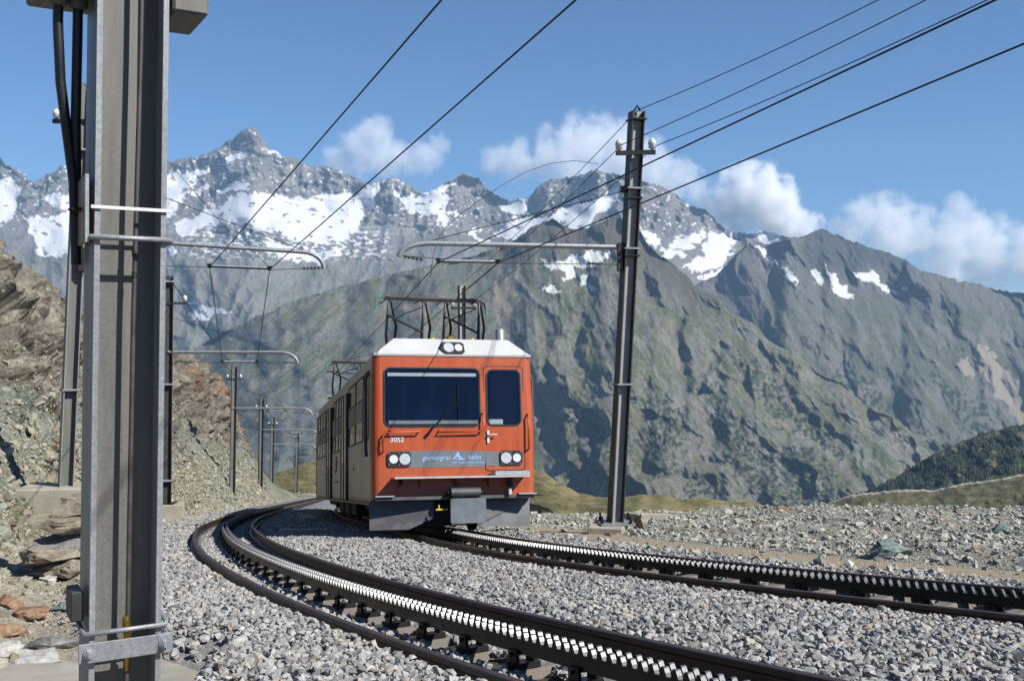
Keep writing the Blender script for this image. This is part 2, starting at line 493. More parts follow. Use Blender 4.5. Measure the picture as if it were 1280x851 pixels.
# ------------------------------------------------------------------ ground sheet
def build_ground():
    yy = [1.0]
    while yy[-1] < 165: yy.append(yy[-1] + max(.06, .0085 * yy[-1]))
    yy = np.array(yy)
    w = np.concatenate([np.linspace(-30, -6, 24)[:-1], np.linspace(-6, 16, 240)[:-1], np.linspace(16, 70, 90)])
    Yg, W = np.meshgrid(yy, w, indexing='ij')
    X = xc(C1, Yg) + W
    Z = G(X, Yg)
    d1 = lat(C1, X, Yg); d2 = lat(C2, X, Yg)
    nb = fbm(X * .8, Yg * .8, 4)
    ball = np.array([.3, .297, .29]); path = np.array([.44, .36, .255]); rub = np.array([.34, .325, .26]); earth = np.array([.47, .41, .32]); grass = np.array([.17, .155, .06])
    def mx(a, b, t): return a + (b - a) * t[..., None]
    c = np.broadcast_to(ball, X.shape + (3,)).copy()
    c = mx(c, earth, sstep(1.35, 1.9, -d1 + .2 * nb))
    c = mx(c, rub, sstep(1.3, 1.7, d2))
    pm = sstep(1.85, 2.0, d2 + .12 * nb) * (1 - sstep(2.75, 2.95, d2 + .15 * nb)) * (Yg < 26)
    c = mx(c, path, pm)
    c = mx(c, np.array([.34, .30, .21]), .6 * sstep(3.2, 4, d2) * sstep(.05, .5, nb))
    c = mx(c, grass, .8 * sstep(3, 5, d2) * sstep(30, 38, Yg))
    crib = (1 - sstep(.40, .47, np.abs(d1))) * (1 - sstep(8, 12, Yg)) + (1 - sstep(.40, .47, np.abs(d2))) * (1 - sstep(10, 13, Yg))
    c = mx(c, np.array([.07, .06, .05]), np.clip(crib, 0, 1) * .9)  # crib ground darkened: oily dirt plus the rack's shade put into the colour
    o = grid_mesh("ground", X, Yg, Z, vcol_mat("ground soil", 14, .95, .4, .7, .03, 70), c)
    return tag(o, kind="structure")
build_ground()

# ------------------------------------------------------------------ rocky hillside on the left
SKYL = np.array([(-900, -330), (-400, 60), (-200, 185), (-100, 245), (0, 310), (20, 322), (45, 343), (75, 366), (100, 392), (150, 414), (200, 433), (217, 440), (244, 448), (262, 460), (273, 470), (276, 487), (281, 505), (288, 519), (295, 536), (299, 550), (306, 573), (318, 590), (328, 606), (338, 620), (700, 640)], float)
def build_hill():
    yy = [6.0]
    while yy[-1] < 125: yy.append(yy[-1] + max(.07, .0042 * yy[-1]))
    yy = np.array(yy)
    q = np.linspace(0, 1, 190)
    # profile knots: distance left of the track, share of crest height
    kq = np.array([0, .10, .22, .36, .50, .62, .72, .80, .88, 1.0])
    kd = np.array([1.5, 2.3, 3.0, 3.9, 4.9, 5.5, 6.0, 6.7, 8.5, 16.0])
    Yg, Q = np.meshgrid(yy, q, indexing='ij')
    D = np.interp(Q, kq, kd)
    near = 1 - sstep(14, 24, Yg)
    D = D + near * sstep(2.0, 5, D) * 1.6
    wob = fbm(Yg * .11, Q * 0 + 2.2, 3) * 1.3
    D = D + wob * sstep(.3, .6, Q)
    s = slope(C1, Yg); n = np.sqrt(1 + s * s)
    X = xc(C1, Yg) - D / n
    Y = Yg + s * D / n
    # crest height per row from where the crest stands against the sky
    jc = int(np.argmin(np.abs(q - .80)))
    Xc_, Yc_ = X[:, jc], Y[:, jc]
    px = 640 + 1300 * Xc_ / np.maximum(Yc_, 1)
    zc = CH - (np.interp(px, SKYL[:, 0], SKYL[:, 1]) - 425.5) * Yc_ / 1300
    base = zr(yy)
    hc = np.clip(zc - base, .4, 9.5)
    hc = np.where(yy < 22, np.minimum(hc, 2.0 + 6.0 * sstep(10, 22, yy)), hc)
    kh = np.array([-.34, -.24, .04, .24, .42, .62, .83, 1.0, 1.06, 1.14])
    H = np.interp(Q, kq, kh)
    Z = zr(Yg) + np.where(H < 0, H * 1.0, H * hc[:, None])
    # relief: strata and blocks
    cl = sstep(.34, .52, Q + .05 * fbm(Yg * .3, Q * 6, 3))           # cliff share
    wy = Yg + 1.2 * fbm(Yg * .35, Z * .5 + 3, 3); wz = Z + .8 * fbm(Yg * .35 + 20, Z * .5, 3)
    rg = ridged(wy * .42 + wz * .2, wz * .7 - wy * .12, 5, .58)
    blocks = fbm(wy * .9, wz * 1.3 + wy * .25, 5, .6)
    sp = wz * 1.1 + wy * .22 + fbm(Yg * .22, Z * .5, 4) * 2.4
    strata = np.abs((sp % 1) - .5) * 2 * sstep(-.25, .35, fbm(Yg * .4 + 8, Z * .7, 3))
    big = fbm(Yg * .16 + 5, Z * .3, 3)
    amp = .07 + .22 * cl
    disp = amp * (rg - .75) * .75 + amp * .9 * blocks + cl * .10 * (strata - .25) + cl * .42 * big
    edge = sstep(0, .12, Q)
    disp = disp * edge * (1 - .6 * sstep(.78, .84, Q))
    X = X + disp * .8 / n; Y = Y - disp * s * .8 / n * .5
    Z = Z + disp * .45
    brown = np.array([.265, .235, .19]); tan = np.array([.37, .335, .27]); green = np.array([.215, .25, .205]); olive = np.array([.2, .175, .085]); rust = np.array([.34, .19, .11]); gravel = np.array([.34, .31, .245]); dark = np.array([.12, .1, .08])
    def mx(a, b, t): return a + (b - a) * t[..., None]
    n1 = fbm(Yg * .25, Z * .5, 4); n2 = fbm(Yg * .9 + 9, Z * 1.4, 4)
    c = np.broadcast_to(gravel, X.shape + (3,)).copy()
    c = mx(c, green, sstep(.16, .30, Q + .12 * n1) * (.55 + .45 * sstep(-.3, .3, n2)))
    c = mx(c, olive, .65 * sstep(.1, .45, n1 - .2 * n2) * sstep(.12, .25, Q))
    up = sstep(.45, .55, Q + .12 * n1)
    c = mx(c, brown, up)
    c = mx(c, tan, up * sstep(-.05, .45, n2) * .8)
    c = mx(c, rust, up * sstep(.35, .6, fbm(Yg * .13 + 4, Z * .35, 3) * .7 + .45 * sstep(62, 74, Yg) * sstep(.55, .7, Q)) * .7)
    c = mx(c, dark, up * sstep(.25, .05, strata) * .5)
    o = grid_mesh("hillside", X, Y, Z, vcol_mat("hillside rock", 5, .95, .5, .9, .06, 28), c, smooth=False)
    tag(o, kind="structure")
    return X, Y, Z, Q, Yg
HILL = build_hill()

# ------------------------------------------------------------------ mountains
def lut(pts, x):
    p = np.array(pts, float)
    return np.interp(x, p[:, 0], p[:, 1])
def smooth_line(pts, u, jag, f, seed):
    v = lut(pts, u)
    return v + jag * fbm(u * f, u * 0 + seed, 5, .6)
def sheet(name, u, vsky, vbase, rc, knots, relief, colour, rows, mat, pw=1.0, back=(250, 900, 2600), sig=34, tint=(1, 1, 1)):
    """a mountain side: columns by bearing, rows from the crest to the foot, with its own distance and relief, and a back slope"""
    t = np.linspace(0, 1, rows) ** pw
    du = u[1] - u[0]; w = int(3 * sig / du); k = np.exp(-.5 * (np.arange(-w, w + 1) * du / sig) ** 2); k /= k.sum()
    vlow = np.convolve(np.pad(vsky, w, mode='edge'), k, 'valid')
    U, T = np.meshgrid(u, t, indexing='ij')
    D = (vbase - vlow)[:, None] * T
    k5 = np.exp(-.5 * (np.arange(-15, 16) * du / 4.5) ** 2); k5 /= k5.sum()
    vmid = np.convolve(np.pad(vsky, 15, mode='edge'), k5, 'valid')
    V = vlow[:, None] + D + (vmid - vlow)[:, None] * np.exp(-D / 34) + (vsky - vmid)[:, None] * np.exp(-D / 4.0)
    kt = np.array(knots)
    dr = np.interp(D, kt[:, 0], kt[:, 1])
    Rr = rc[:, None] - dr
    Rr = Rr + relief(U, V, D) * sstep(0, 4, D)
    X = (U - 640) * Rr / 1300; Z = CH - (V - 425.5) * Rr / 1300
    c = colour(U, V, D) * np.array(tint)
    bx, by, bz, bc = [], [], [], []
    for k in reversed(back):
        bx.append((u - 640) * (rc + k) / 1300); by.append(rc + k); bz.append(CH - (vsky - 425.5) * rc / 1300 - k * .9 - 30); bc.append(c[:, 0])
    X = np.concatenate([np.stack(bx, 1), X], 1); Yy = np.concatenate([np.stack(by, 1), Rr], 1); Z = np.concatenate([np.stack(bz, 1), Z], 1)
    c = np.concatenate([np.stack(bc, 1), c], 1)
    o = grid_mesh(name, X, Yy, Z, mat, c)
    return tag(o, kind="structure")

def mix3(a, b, t):
    return a + (np.asarray(b) - a) * np.asarray(t)[..., None]

SNOW = [
 [(-420, 222), (-385, 212), (-330, 238), (-300, 262), (-390, 292)], [(-262, 205), (-215, 205), (-170, 232), (-180, 268), (-240, 285)],
 [(-60, 215), (0, 222), (22, 226), (26, 240), (20, 265), (8, 280), (-60, 290)],
 [(36, 267), (60, 275), (88, 262), (110, 270), (112, 305), (63, 323), (44, 318)],
 [(55, 245), (90, 240), (112, 250), (110, 272), (68, 257)],
 [(190, 222), (211, 215), (240, 214), (266, 208), (262, 214), (245, 228), (228, 250), (215, 272), (190, 280)],
 [(270, 206), (290, 196), (309, 190), (309, 196), (286, 207)],
 [(330, 181), (345, 190), (358, 196), (340, 193)],
 [(218, 284), (240, 270), (261, 262), (301, 244), (322, 238), (344, 247), (383, 247), (445, 241), (475, 229), (468, 250), (460, 268), (451, 284), (432, 300), (396, 306), (370, 300), (353, 291), (322, 284), (276, 278), (245, 288), (228, 300)],
 [(330, 300), (380, 312), (430, 310), (400, 330), (350, 322)],
 [(270, 238), (298, 226), (315, 232), (307, 238), (276, 241)],
 [(240, 240), (268, 227), (262, 233), (243, 243)],
 [(489, 230), (506, 247), (520, 241), (533, 240), (573, 220), (574, 226), (556, 241), (561, 258), (573, 269), (560, 266), (562, 282), (552, 280), (540, 267), (515, 266), (500, 250)],
 [(585, 283), (600, 288), (596, 298), (612, 296), (608, 305), (592, 300)],
 [(621, 252), (647, 248), (665, 246), (659, 264), (647, 272), (634, 270)],
 [(615, 294), (634, 279), (647, 272), (671, 273), (696, 267), (714, 252), (740, 250), (760, 240), (776, 230), (773, 249), (760, 261), (744, 273), (735, 288), (718, 290), (700, 276), (671, 290), (640, 300)],
 [(797, 281), (819, 293), (832, 315), (815, 308)],
 [(850, 293), (874, 288), (882, 301), (838, 326), (826, 322)],
 [(885, 292), (909, 288), (921, 297), (917, 315), (897, 336), (866, 341), (850, 334), (878, 322)],
 [(872, 347), (909, 335), (903, 343), (881, 350)],
 [(934, 290), (956, 287), (980, 294), (968, 306), (948, 302)],
 [(206, 312), (220, 306), (226, 318), (214, 322)],
 [(225, 371), (250, 379), (270, 386), (292, 389), (282, 393), (262, 391), (245, 384)],
 [(238, 390), (268, 393), (262, 398), (240, 397)],
]
SNOW2 = [
 [(671, 322), (690, 330), (714, 322), (744, 313), (765, 316), (752, 328), (735, 336), (720, 333), (716, 347), (704, 352), (706, 338), (688, 336)],
 [(674, 360), (690, 355), (702, 366), (690, 369)], [(722, 345), (736, 342), (733, 356), (724, 356)], [(736, 355), (748, 360), (740, 366)],
]
SNOW3 = [
 [(1030, 330), (1040, 340), (1050, 350), (1067, 371), (1046, 373), (1038, 352)],
 [(1066, 342), (1089, 338), (1100, 350), (1124, 367), (1108, 366), (1090, 352), (1076, 350)],
 [(1122, 357), (1139, 361), (1130, 364)], [(973, 326), (990, 340), (997, 356), (985, 350)], [(940, 303), (956, 312), (975, 330), (968, 332), (950, 316)],
 [(1014, 340), (1022, 338), (1028, 358), (1020, 352)],
]
def polymask(U, V, polys, wob=5.0, f=.07, seed=0.0):
    u2 = U + wob * fbm(U * f + seed, V * f, 5, .6); v2 = V + wob * .8 * fbm(U * f + 50, V * f * 1.4 + seed, 5, .6)
    m = np.zeros(U.shape, bool)
    for p in polys: m |= inpoly(u2, v2, p)
    return m.astype(float)

def blur2(A, n):
    k = np.ones(2 * n + 1) / (2 * n + 1)
    for ax in (0, 1):
        for _ in range(2):
            P_ = np.pad(A, [(n, n) if i == ax else (0, 0) for i in (0, 1)], mode='edge')
            c_ = np.cumsum(np.insert(P_, 0, 0, axis=ax), axis=ax)
            A = (np.take(c_, range(2 * n + 1, c_.shape[ax]), ax) - np.take(c_, range(0, c_.shape[ax] - 2 * n - 1), ax)) / (2 * n + 1)
    return A
MAT_FAR = vcol_mat("far rock and snow", .035, .9, .16, .5, 14, .14)
MAT_MID = vcol_mat("mountain side", .04, .95, .22, .7, 9, .14)

# -- far range
M1SKY = [(-480, 262), (-430, 214), (-385, 196), (-330, 226), (-290, 218), (-240, 186), (-200, 206), (-140, 232), (-80, 190), (-30, 205), (0, 198), (9, 207), (24, 212), (42, 229), (63, 217), (79, 207), (92, 213), (115, 228), (140, 215), (170, 222), (190, 210), (210, 202), (224, 198), (240, 198), (256, 193), (270, 187), (289, 174), (304, 164), (314, 158), (322, 163), (328, 175), (335, 184), (356, 195), (374, 200), (390, 209), (408, 207), (420, 212), (441, 221), (460, 229), (475, 226), (496, 222), (509, 229), (520, 236), (535, 241), (549, 233), (572, 221), (580, 216), (586, 221), (598, 222), (605, 232), (612, 240), (628, 249), (647, 249), (662, 247), (671, 236), (683, 227), (699, 223), (720, 221), (745, 212), (765, 216), (803, 226), (823, 231), (838, 238), (858, 252), (874, 262), (886, 264), (897, 278), (913, 291), (936, 292), (956, 288), (975, 294), (1020, 305), (1100, 340), (1200, 380), (1420, 430)]
def far_range():
    u = np.linspace(-470, 1100, 1480)
    sky_ = smooth_line(M1SKY, u, 2.2, .16, 5.5)
    def relief(U, V, d):
        sm = blur2(polymask(U, V, SNOW, 6, .06), 4)
        rough = ((ridged(U / 30 + V / 60, V / 46 - U / 90, 5, .5) - .8) * -85 + (ridged(U / 10 - V / 30, V / 12, 3) - .7) * -16 + fbm(U / 14, V / 12, 4) * 20) * (1 - .5 * sstep(300, 340, V))
        return rough * (1 - .88 * sm) + fbm(U / 90, V / 80, 3) * 230 + sm * 25
    def colour(U, V, d):
        n1 = fbm(U / 40, V / 30, 5); n2 = fbm(U / 9, V / 7, 4)
        rock = np.array([.215, .198, .178])
        c = np.broadcast_to(rock, U.shape + (3,)).copy()
        c = mix3(c, (.30, .275, .24), sstep(-.1, .5, n1) * .8)
        c = mix3(c, (.13, .125, .122), sstep(.15, .6, n2) * .5)
        low = sstep(285, 345, V + 20 * n1); f1 = fbm(U / 3.2, V / 2.6, 4, .7)
        c = mix3(c, (.25, .235, .20), low)
        c = mix3(c, (.17, .168, .11), low * sstep(-.1, .45, n1 + .4 * n2) * .7)
        c = c * (1 + .25 * f1)[..., None]
        s = polymask(U, V, SNOW, 6, .06)
        patch = (sstep(.16, .26, fbm(U / 9, V / 3.4, 4, .55)) * sstep(278, 292, V) * (1 - sstep(312, 332, V)) * sstep(220, 250, U) * (1 - sstep(470, 500, U)))
        s = np.maximum(s, patch)
        streak = sstep(.58, .64, fbm((U + V) / 8, (V - U * .5) / 5 + 70, 3, .5)) * (1 - sstep(280, 300, V))
        s = np.maximum(s, streak)
        s = s * (1 - .95 * sstep(.60, .68, fbm(U / 16 + 30, V / 7, 3, .5)))
        c = mix3(c, (.86, .87, .90), s)
        return c
    rc = 12500 + 350 * fbm(u / 120, u * 0 + 1.5, 3)
    kn = [(0, 0), (30, 260), (55, 600), (95, 1700), (150, 2600), (240, 3700), (330, 4600), (420, 5200)]
    sheet("mountain_range", u, sky_, np.full_like(u, 520.0), rc, kn, relief, colour, 270, MAT_FAR, 1.15, (200, 600, 1100), tint=(.92, .92, .93))
far_range()

# -- right massif in the middle distance
M3SKY = [(760, 430), (820, 392), (850, 368), (875, 353), (893, 346), (913, 325), (930, 309), (942, 301), (955, 306), (968, 303), (985, 298), (1000, 295), (1014, 291), (1030, 286), (1053, 297), (1085, 309), (1112, 317), (1135, 326), (1151, 338), (1171, 342), (1202, 352), (1221, 354), (1249, 363), (1280, 367), (1360, 384), (1440, 378), (1520, 402), (1660, 430)]
def right_massif():
    u = np.linspace(770, 1620, 800)
    sky_ = smooth_line(M3SKY, u, 2.0, .14, 9.5)
    def relief(U, V, d):
        a = U - .55 * (V - 300)
        return (ridged(a / 50 + .25 * fbm(U / 30, V / 30, 3), V / 110, 4, .45) - .8) * -50 + fbm(a / 110, V / 130, 4) * 150 + fbm(a / 20, V / 70, 4, .55) * 16 + fbm(a / 6, V / 34, 4, .65) * 5 + fbm(a / 2.6, V / 16, 3, .6) * 2.2 + fbm(U / 12, V / 10, 5, .62) * 5
    def colour(U, V, d):
        a = U - .55 * (V - 300)
        n1 = fbm(a / 40, V / 60, 5); n2 = fbm(U / 9, V / 8, 4)
        c = np.broadcast_to(np.array([.20, .185, .168]), U.shape + (3,)).copy()
        c = mix3(c, (.29, .26, .22), sstep(0, .5, n1) * .8 * (1 - sstep(980, 1010, U)) )
        c = mix3(c, (.095, .092, .095), sstep(985, 1030, U) * (1 - sstep(330, 355, V + 12 * n1)) * .8)
        veg = sstep(355, 400, V + 25 * n1)
        c = mix3(c, (.135, .14, .085), veg * (.55 + .45 * sstep(-.3, .3, n2)))
        c = mix3(c, (.215, .198, .17), veg * sstep(.1, .5, ridged(a / 22, V / 70, 4) - .55))
        c = c * (1 + .15 * fbm(U / 3, V / 3, 3) + .2 * fbm(a / 2.4, V / 11, 4, .65))[..., None]
        fo = polymask(U, V, [[(1030, 470), (1080, 470), (1140, 530), (1230, 590), (1180, 600), (1090, 560)], [(1150, 470), (1200, 480), (1260, 540), (1230, 560)]], 14, .05)
        c = mix3(c, (.035, .05, .03), fo * sstep(-.1, .12, fbm(U / 8, V / 8 + 9, 4)) * .9)
        sc = polymask(U, V, [[(1219, 430), (1232, 432), (1250, 455), (1275, 480), (1300, 530), (1300, 560), (1270, 525), (1250, 498), (1225, 465)], [(1196, 452), (1210, 448), (1216, 470), (1205, 472)]], 5, .08)
        c = mix3(c, (.44, .37, .29), sc * .9)
        c = mix3(c, (1.0, 1.0, 1.0), polymask(U, V, SNOW3, 4, .09) )
        return c
    rc = 9000 + 250 * fbm(u / 90, u * 0 + 4.5, 3)
    kn = [(0, 0), (40, 350), (100, 1000), (180, 1800), (300, 2700), (420, 3200)]
    sheet("mountain_massif", u, sky_, np.full_like(u, 640.0), rc, kn, relief, colour, 230, MAT_MID, 1.1, tint=(.78, .80, .79))
right_massif()

# -- near big ridge with the dark top, its flank falls to the valley
M2SKY = [(-200, 610), (0, 560), (100, 520), (200, 470), (220, 452), (250, 432), (281, 413), (310, 400), (340, 388), (363, 378), (400, 366), (454, 351), (500, 340), (518, 336), (560, 328), (592, 319), (630, 307), (653, 294), (664, 284), (680, 278), (690, 274), (705, 282), (711, 287), (732, 285), (754, 277), (775, 271), (788, 276), (800, 290), (811, 309), (839, 328), (858, 344), (872, 360), (893, 368), (915, 392), (938, 402), (966, 430), (992, 438), (1022, 466), (1052, 478), (1078, 503), (1112, 516), (1140, 540), (1172, 550), (1200, 570), (1280, 610), (1400, 660), (1560, 690)]
def KS(U): return np.interp(U, [200, 420, 560, 660, 800, 1100], [-1.5, -1.25, -.5, .12, .5, .85])
def near_ridge():
    u = np.linspace(-160, 1500, 1560)
    sky_ = smooth_line(M2SKY, u, 2.0, .12, 3.5)
    def relief(U, V, d):
        a = U - KS(U) * (V - 420)
        rt = sstep(620, 700, U)
        return (ridged(a / 135 + .3 * fbm(U / 60, V / 60, 3) + 4.3, V / 420, 2, .5) - .6) * -(50 + 85 * rt) + (ridged(a / 64 + .25 * fbm(U / 30, V / 30, 3), V / 130 + U / 300, 4, .45) - .8) * -(10 + 30 * rt) + fbm(U / 120, V / 90, 4) * 110 + fbm(a / 20, V / 80, 4, .55) * (5 + 9 * rt) + fbm(a / 6, V / 40, 4, .65) * (2 + 3.0 * rt) + fbm(a / 2.6, V / 18, 3, .6) * 1.3 + fbm(U / 12, V / 10, 5, .62) * 3.5
    def colour(U, V, d):
        a = U - KS(U) * (V - 420)
        n1 = fbm(a / 45, V / 70, 5); n2 = fbm(U / 10, V / 8, 5, .6); n3 = fbm(a / 9, V / 50, 4, .6)
        f1 = fbm(U / 3.2, V / 2.6, 4, .7)
        c = np.broadcast_to(np.array([.19, .175, .115]), U.shape + (3,)).copy()
        c = mix3(c, (.128, .134, .072), sstep(-.15, .4, n1 + .3 * n2))
        c = mix3(c, (.26, .235, .195), sstep(.05, .5, n3 * .7 + .3 * f1 + .25 * n2) * .7)
        rk = sstep(.0, .4, ridged(a / 30, V / 70, 5, .65) - .8 + .3 * n2 + .3 * f1)
        c = mix3(c, (.225, .212, .198), rk * .75)
        c = c * (1 + .16 * f1 + .2 * fbm(a / 2.4, V / 11, 4, .65) + .16 * fbm(a / 7, V / 30, 3) + .12 * fbm(U / 5, V / 5, 3))[..., None]
        gl = ridged(a / 34 + .35 * fbm(U / 18, V / 18, 3), V / 160, 3, .5)
        c = mix3(c, (.33, .30, .25), sstep(1.18, 1.4, gl) * .55)
        c = mix3(c, (.07, .075, .065), sstep(.16, .04, gl) * .35)
        # dark rocky crest
        c = mix3(c, (.15, .125, .105), (1 - sstep(14, 60, d + 14 * n1)) * sstep(560, 660, U) * (1 - sstep(850, 900, U)))
        # pale scree streaks and the pinkish scar
        scar = polymask(U, V, [[(618, 365), (632, 340), (648, 330), (644, 372), (638, 400), (640, 425), (628, 420), (622, 395)], [(500, 385), (530, 375), (540, 388), (515, 398)]], 6, .08)
        c = mix3(c, (.42, .33, .25), scar * .75)
        cr = polymask(U, V, [[(640, 330), (650, 332), (700, 420), (670, 410)], [(355, 420), (395, 405), (420, 400), (390, 422)], [(800, 380), (830, 395), (900, 520), (880, 520)]], 9, .06)
        c = mix3(c, (.3, .275, .24), cr * sstep(-.2, .2, n3) * .7)
        # crags at the lower left
        cg = polymask(U, V, [[(335, 500), (385, 478), (430, 470), (470, 490), (480, 620), (300, 620), (320, 560)]], 12, .06)
        c = mix3(c, (.17, .17, .175), cg * sstep(-.15, .15, fbm(U / 9, V / 16, 4, .6)) * .9)
        # forest on the lower right flank
        fo = polymask(U, V, [[(700, 500), (740, 490), (775, 560), (790, 625), (740, 625), (715, 560)], [(800, 490), (850, 500), (862, 550), (835, 590), (812, 600)], [(850, 600), (880, 590), (905, 620), (860, 630)], [(880, 470), (930, 540), (1000, 640), (960, 640), (900, 560)], [(960, 560), (1010, 560), (1080, 640), (1000, 640)], [(900, 430), (960, 470), (1060, 560), (1040, 570), (960, 510)]], 16, .05)
        spk = sstep(-.12, .1, fbm(U / 6, V / 6 + 20, 4, .6))
        c = mix3(c, (.032, .048, .03), fo * spk * .92)
        c = mix3(c, (1.0, 1.0, 1.0), polymask(U, V, SNOW2, 4, .1))
        return c
    rc = np.interp(u, [0, 300, 650, 800, 1000, 1300], [6400, 6600, 6900, 6700, 6000, 5200]) + 120 * fbm(u / 80, u * 0 + 7.5, 3)
    kn = [(0, 0), (40, 380), (120, 1150), (220, 1850), (330, 2400), (420, 2700)]
    sheet("mountain_ridge", u, sky_, np.full_like(u, 690.0), rc, kn, relief, colour, 300, MAT_MID, 1.0, tint=(.80, .83, .78))
near_ridge()

# -- forested hill and the bare ridge with the trail on the right
def hill_right():
    u = np.linspace(1010, 1620, 420)
    sk = smooth_line([(1010, 655), (1060, 625), (1090, 611), (1120, 597), (1150, 577), (1175, 564), (1200, 552), (1235, 540), (1280, 529), (1340, 512), (1400, 500), (1500, 486), (1620, 492)], u, 1.5, .1, 2.2)
    def rel(U, V, d): return fbm(U / 40, V / 26, 5) * 70 + (ridged(U / 30 - V / 30, V / 40, 4) - .8) * -25
    def colf(U, V, d):
        c = np.broadcast_to(np.array([.075, .085, .042]), U.shape + (3,)).copy()
        return mix3(c, (.15, .15, .075), sstep(.1, .5, fbm(U / 22, V / 9, 4)))
    m = vcol_mat("wooded hill", .03, .95, .3, .6, 10, .12)
    rc = np.full_like(u, 2600.0)
    sheet("wooded_hill", u, sk, np.full_like(u, 680.0), rc, [(0, 0), (40, 350), (90, 700), (160, 950)], rel, colf, 110, m, 1.0, (120, 500))
    # spruce wood: many small conical crowns, one mass
    nn = 8200
    uu = rng.uniform(1070, 1500, nn); tt = rng.random(nn) ** .8
    sv = np.interp(uu, u, sk); vv = sv + tt * np.minimum(78, 8 + (uu - 1080) * .6)
    keep = fbm(uu / 22, vv / 9, 4) < .22
    uu, vv, sv = uu[keep], vv[keep], sv[keep]
    dr = np.interp(vv - sv, [0, 40, 90, 160], [0, 350, 700, 950])
    rr = 2600 - dr + rel(uu, vv, 0) * sstep(0, 14, vv - sv) - 4
    mb_v = []; mb_f = []
    for k in range(len(uu)):
        x = (uu[k] - 640) * rr[k] / 1300; z = CH - (vv[k] - 425.5) * rr[k] / 1300 - 2
        h = random.uniform(6, 12); w = h * random.uniform(.28, .42); a0 = random.random() * 6
        b = len(mb_v)
        for j in range(5):
            a = a0 + j * 2 * math.pi / 5; q = w * random.uniform(.8, 1.2)
            mb_v.append((x + q * math.cos(a), rr[k] + q * math.sin(a), z + random.uniform(0, 1.5)))
        mb_v.append((x, rr[k], z + h))
        mb_f += [(b + j, b + (j + 1) % 5, b + 5) for j in range(5)]
    me = bpy.data.meshes.new("spruce_wood"); me.from_pydata(mb_v, [], mb_f)
    me.materials.append(simple("spruce needles", (.045, .066, .034), .9, 0, .5, .05))
    o = mesh_obj("spruce_wood", me)
    tag(o, "dark spruce wood covering the hill at the right edge", "forest", kind="stuff")
    # nearer ridge with the trail
    u2 = np.linspace(960, 1620, 440)
    sk2 = smooth_line([(960, 652), (1000, 640), (1035, 628), (1060, 619), (1090, 615), (1130, 611), (1165, 612), (1190, 606), (1215, 602), (1250, 597), (1280, 591), (1340, 580), (1400, 574), (1620, 560)], u2, 1.2, .12, 6.2)
    TR = [(1030, 634), (1045, 622), (1075, 616), (1110, 613.5), (1140, 613), (1175, 611), (1200, 606), (1215, 600), (1240, 601), (1262, 597), (1280, 592), (1300, 589)]
    def rel2(U, V, d): return fbm(U / 34, V / 16, 4) * 9 + (ridged(U / 30, V / 22, 4) - .8) * -5
    def col2(U, V, d):
        n = fbm(U / 18, V / 9, 5)
        c = np.broadcast_to(np.array([.165, .15, .075]), U.shape + (3,)).copy()
        c = mix3(c, (.11, .115, .05), sstep(-.1, .4, n)); c = mix3(c, (.24, .215, .175), sstep(.2, .5, fbm(U / 9, V / 5, 4)) * .8)
        tv = np.interp(U, [p[0] for p in TR], [p[1] for p in TR])
        m = (np.abs(V - np.maximum(tv, np.interp(U, u2, sk2) + 1.4)) < 1.2) & (U > 1030) & (U < 1310)
        return mix3(c, (.46, .42, .35), m.astype(float))
    sheet("trail_ridge", u2, sk2, np.full_like(u2, 690.0), np.full_like(u2, 820.0), [(0, 0), (20, 130), (60, 300), (110, 400)], rel2, col2, 120, vcol_mat("trail ridge turf", .09, .95, .35, .6, 4, .5), 1.0, (60, 200))
hill_right()

# -- alpine meadow beyond the line
def meadow():
    u = np.linspace(260, 1010, 640)
    sk = smooth_line([(260, 600), (330, 598), (345, 592), (370, 582), (400, 575), (450, 572), (560, 574), (640, 582), (678, 589), (700, 603), (722, 615), (745, 621), (775, 622), (800, 618), (830, 619), (850, 624), (880, 622), (910, 626), (940, 628), (965, 633), (1010, 650)], u, 1.0, .09, 4.4)
    rc = np.interp(u, [260, 400, 600, 700, 780, 1010], [260, 250, 190, 130, 90, 70])
    def rel(U, V, d): return fbm(U / 40, V / 14, 4) * 1.6
    def colm(U, V, d):
        n = fbm(U / 26, V / 7, 5); n2 = fbm(U / 6, V / 2.5, 4)
        c = np.broadcast_to(np.array([.30, .25, .11]), U.shape + (3,)).copy()
        c = mix3(c, (.19, .18, .065), sstep(-.15, .45, n)); c = mix3(c, (.3, .26, .18), sstep(.25, .55, n2) * .7)
        return c
    sheet("meadow", u, sk, np.full_like(u, 668.0), rc, [(0, 0), (14, 22), (40, 45), (95, 62)], rel, colm, 130, vcol_mat("alpine turf", .7, .95, .4, .7, .25, 4), 1.0, (20, 90))
meadow()

# ------------------------------------------------------------------ tracks
def sweep(name, C, d, prof, ys, mat, parent, h=0.0):
    prof = np.array(prof)
    n = len(prof); vs_ = []; fs = []
    for Y in ys:
        s = float(slope(C, Y)); k = math.sqrt(1 + s * s); nx, ny = 1 / k, -s / k
        p = off(C, float(Y), d, h)
        for a, b in prof: vs_.append((p.x + nx * a, p.y + ny * a, p.z + b))
    for i in range(len(ys) - 1):
        for j in range(n):
            j2 = (j + 1) % n
            fs.append((i * n + j, i * n + j2, (i + 1) * n + j2, (i + 1) * n + j))
    fs.append(tuple(range(n))); fs.append(tuple(range((len(ys) - 1) * n, len(ys) * n)))
    mb = MB(); mb.add(vs_, fs)
    return mb.build(name, mat, parent)
RAILP = [(-.027, 0), (-.021, .004), (.021, .004), (.027, 0), (.027, -.03), (.010, -.045), (.010, -.118), (.06, -.128), (.06, -.142), (-.06, -.142), (-.06, -.128), (-.010, -.118), (-.010, -.045), (-.027, -.03)]
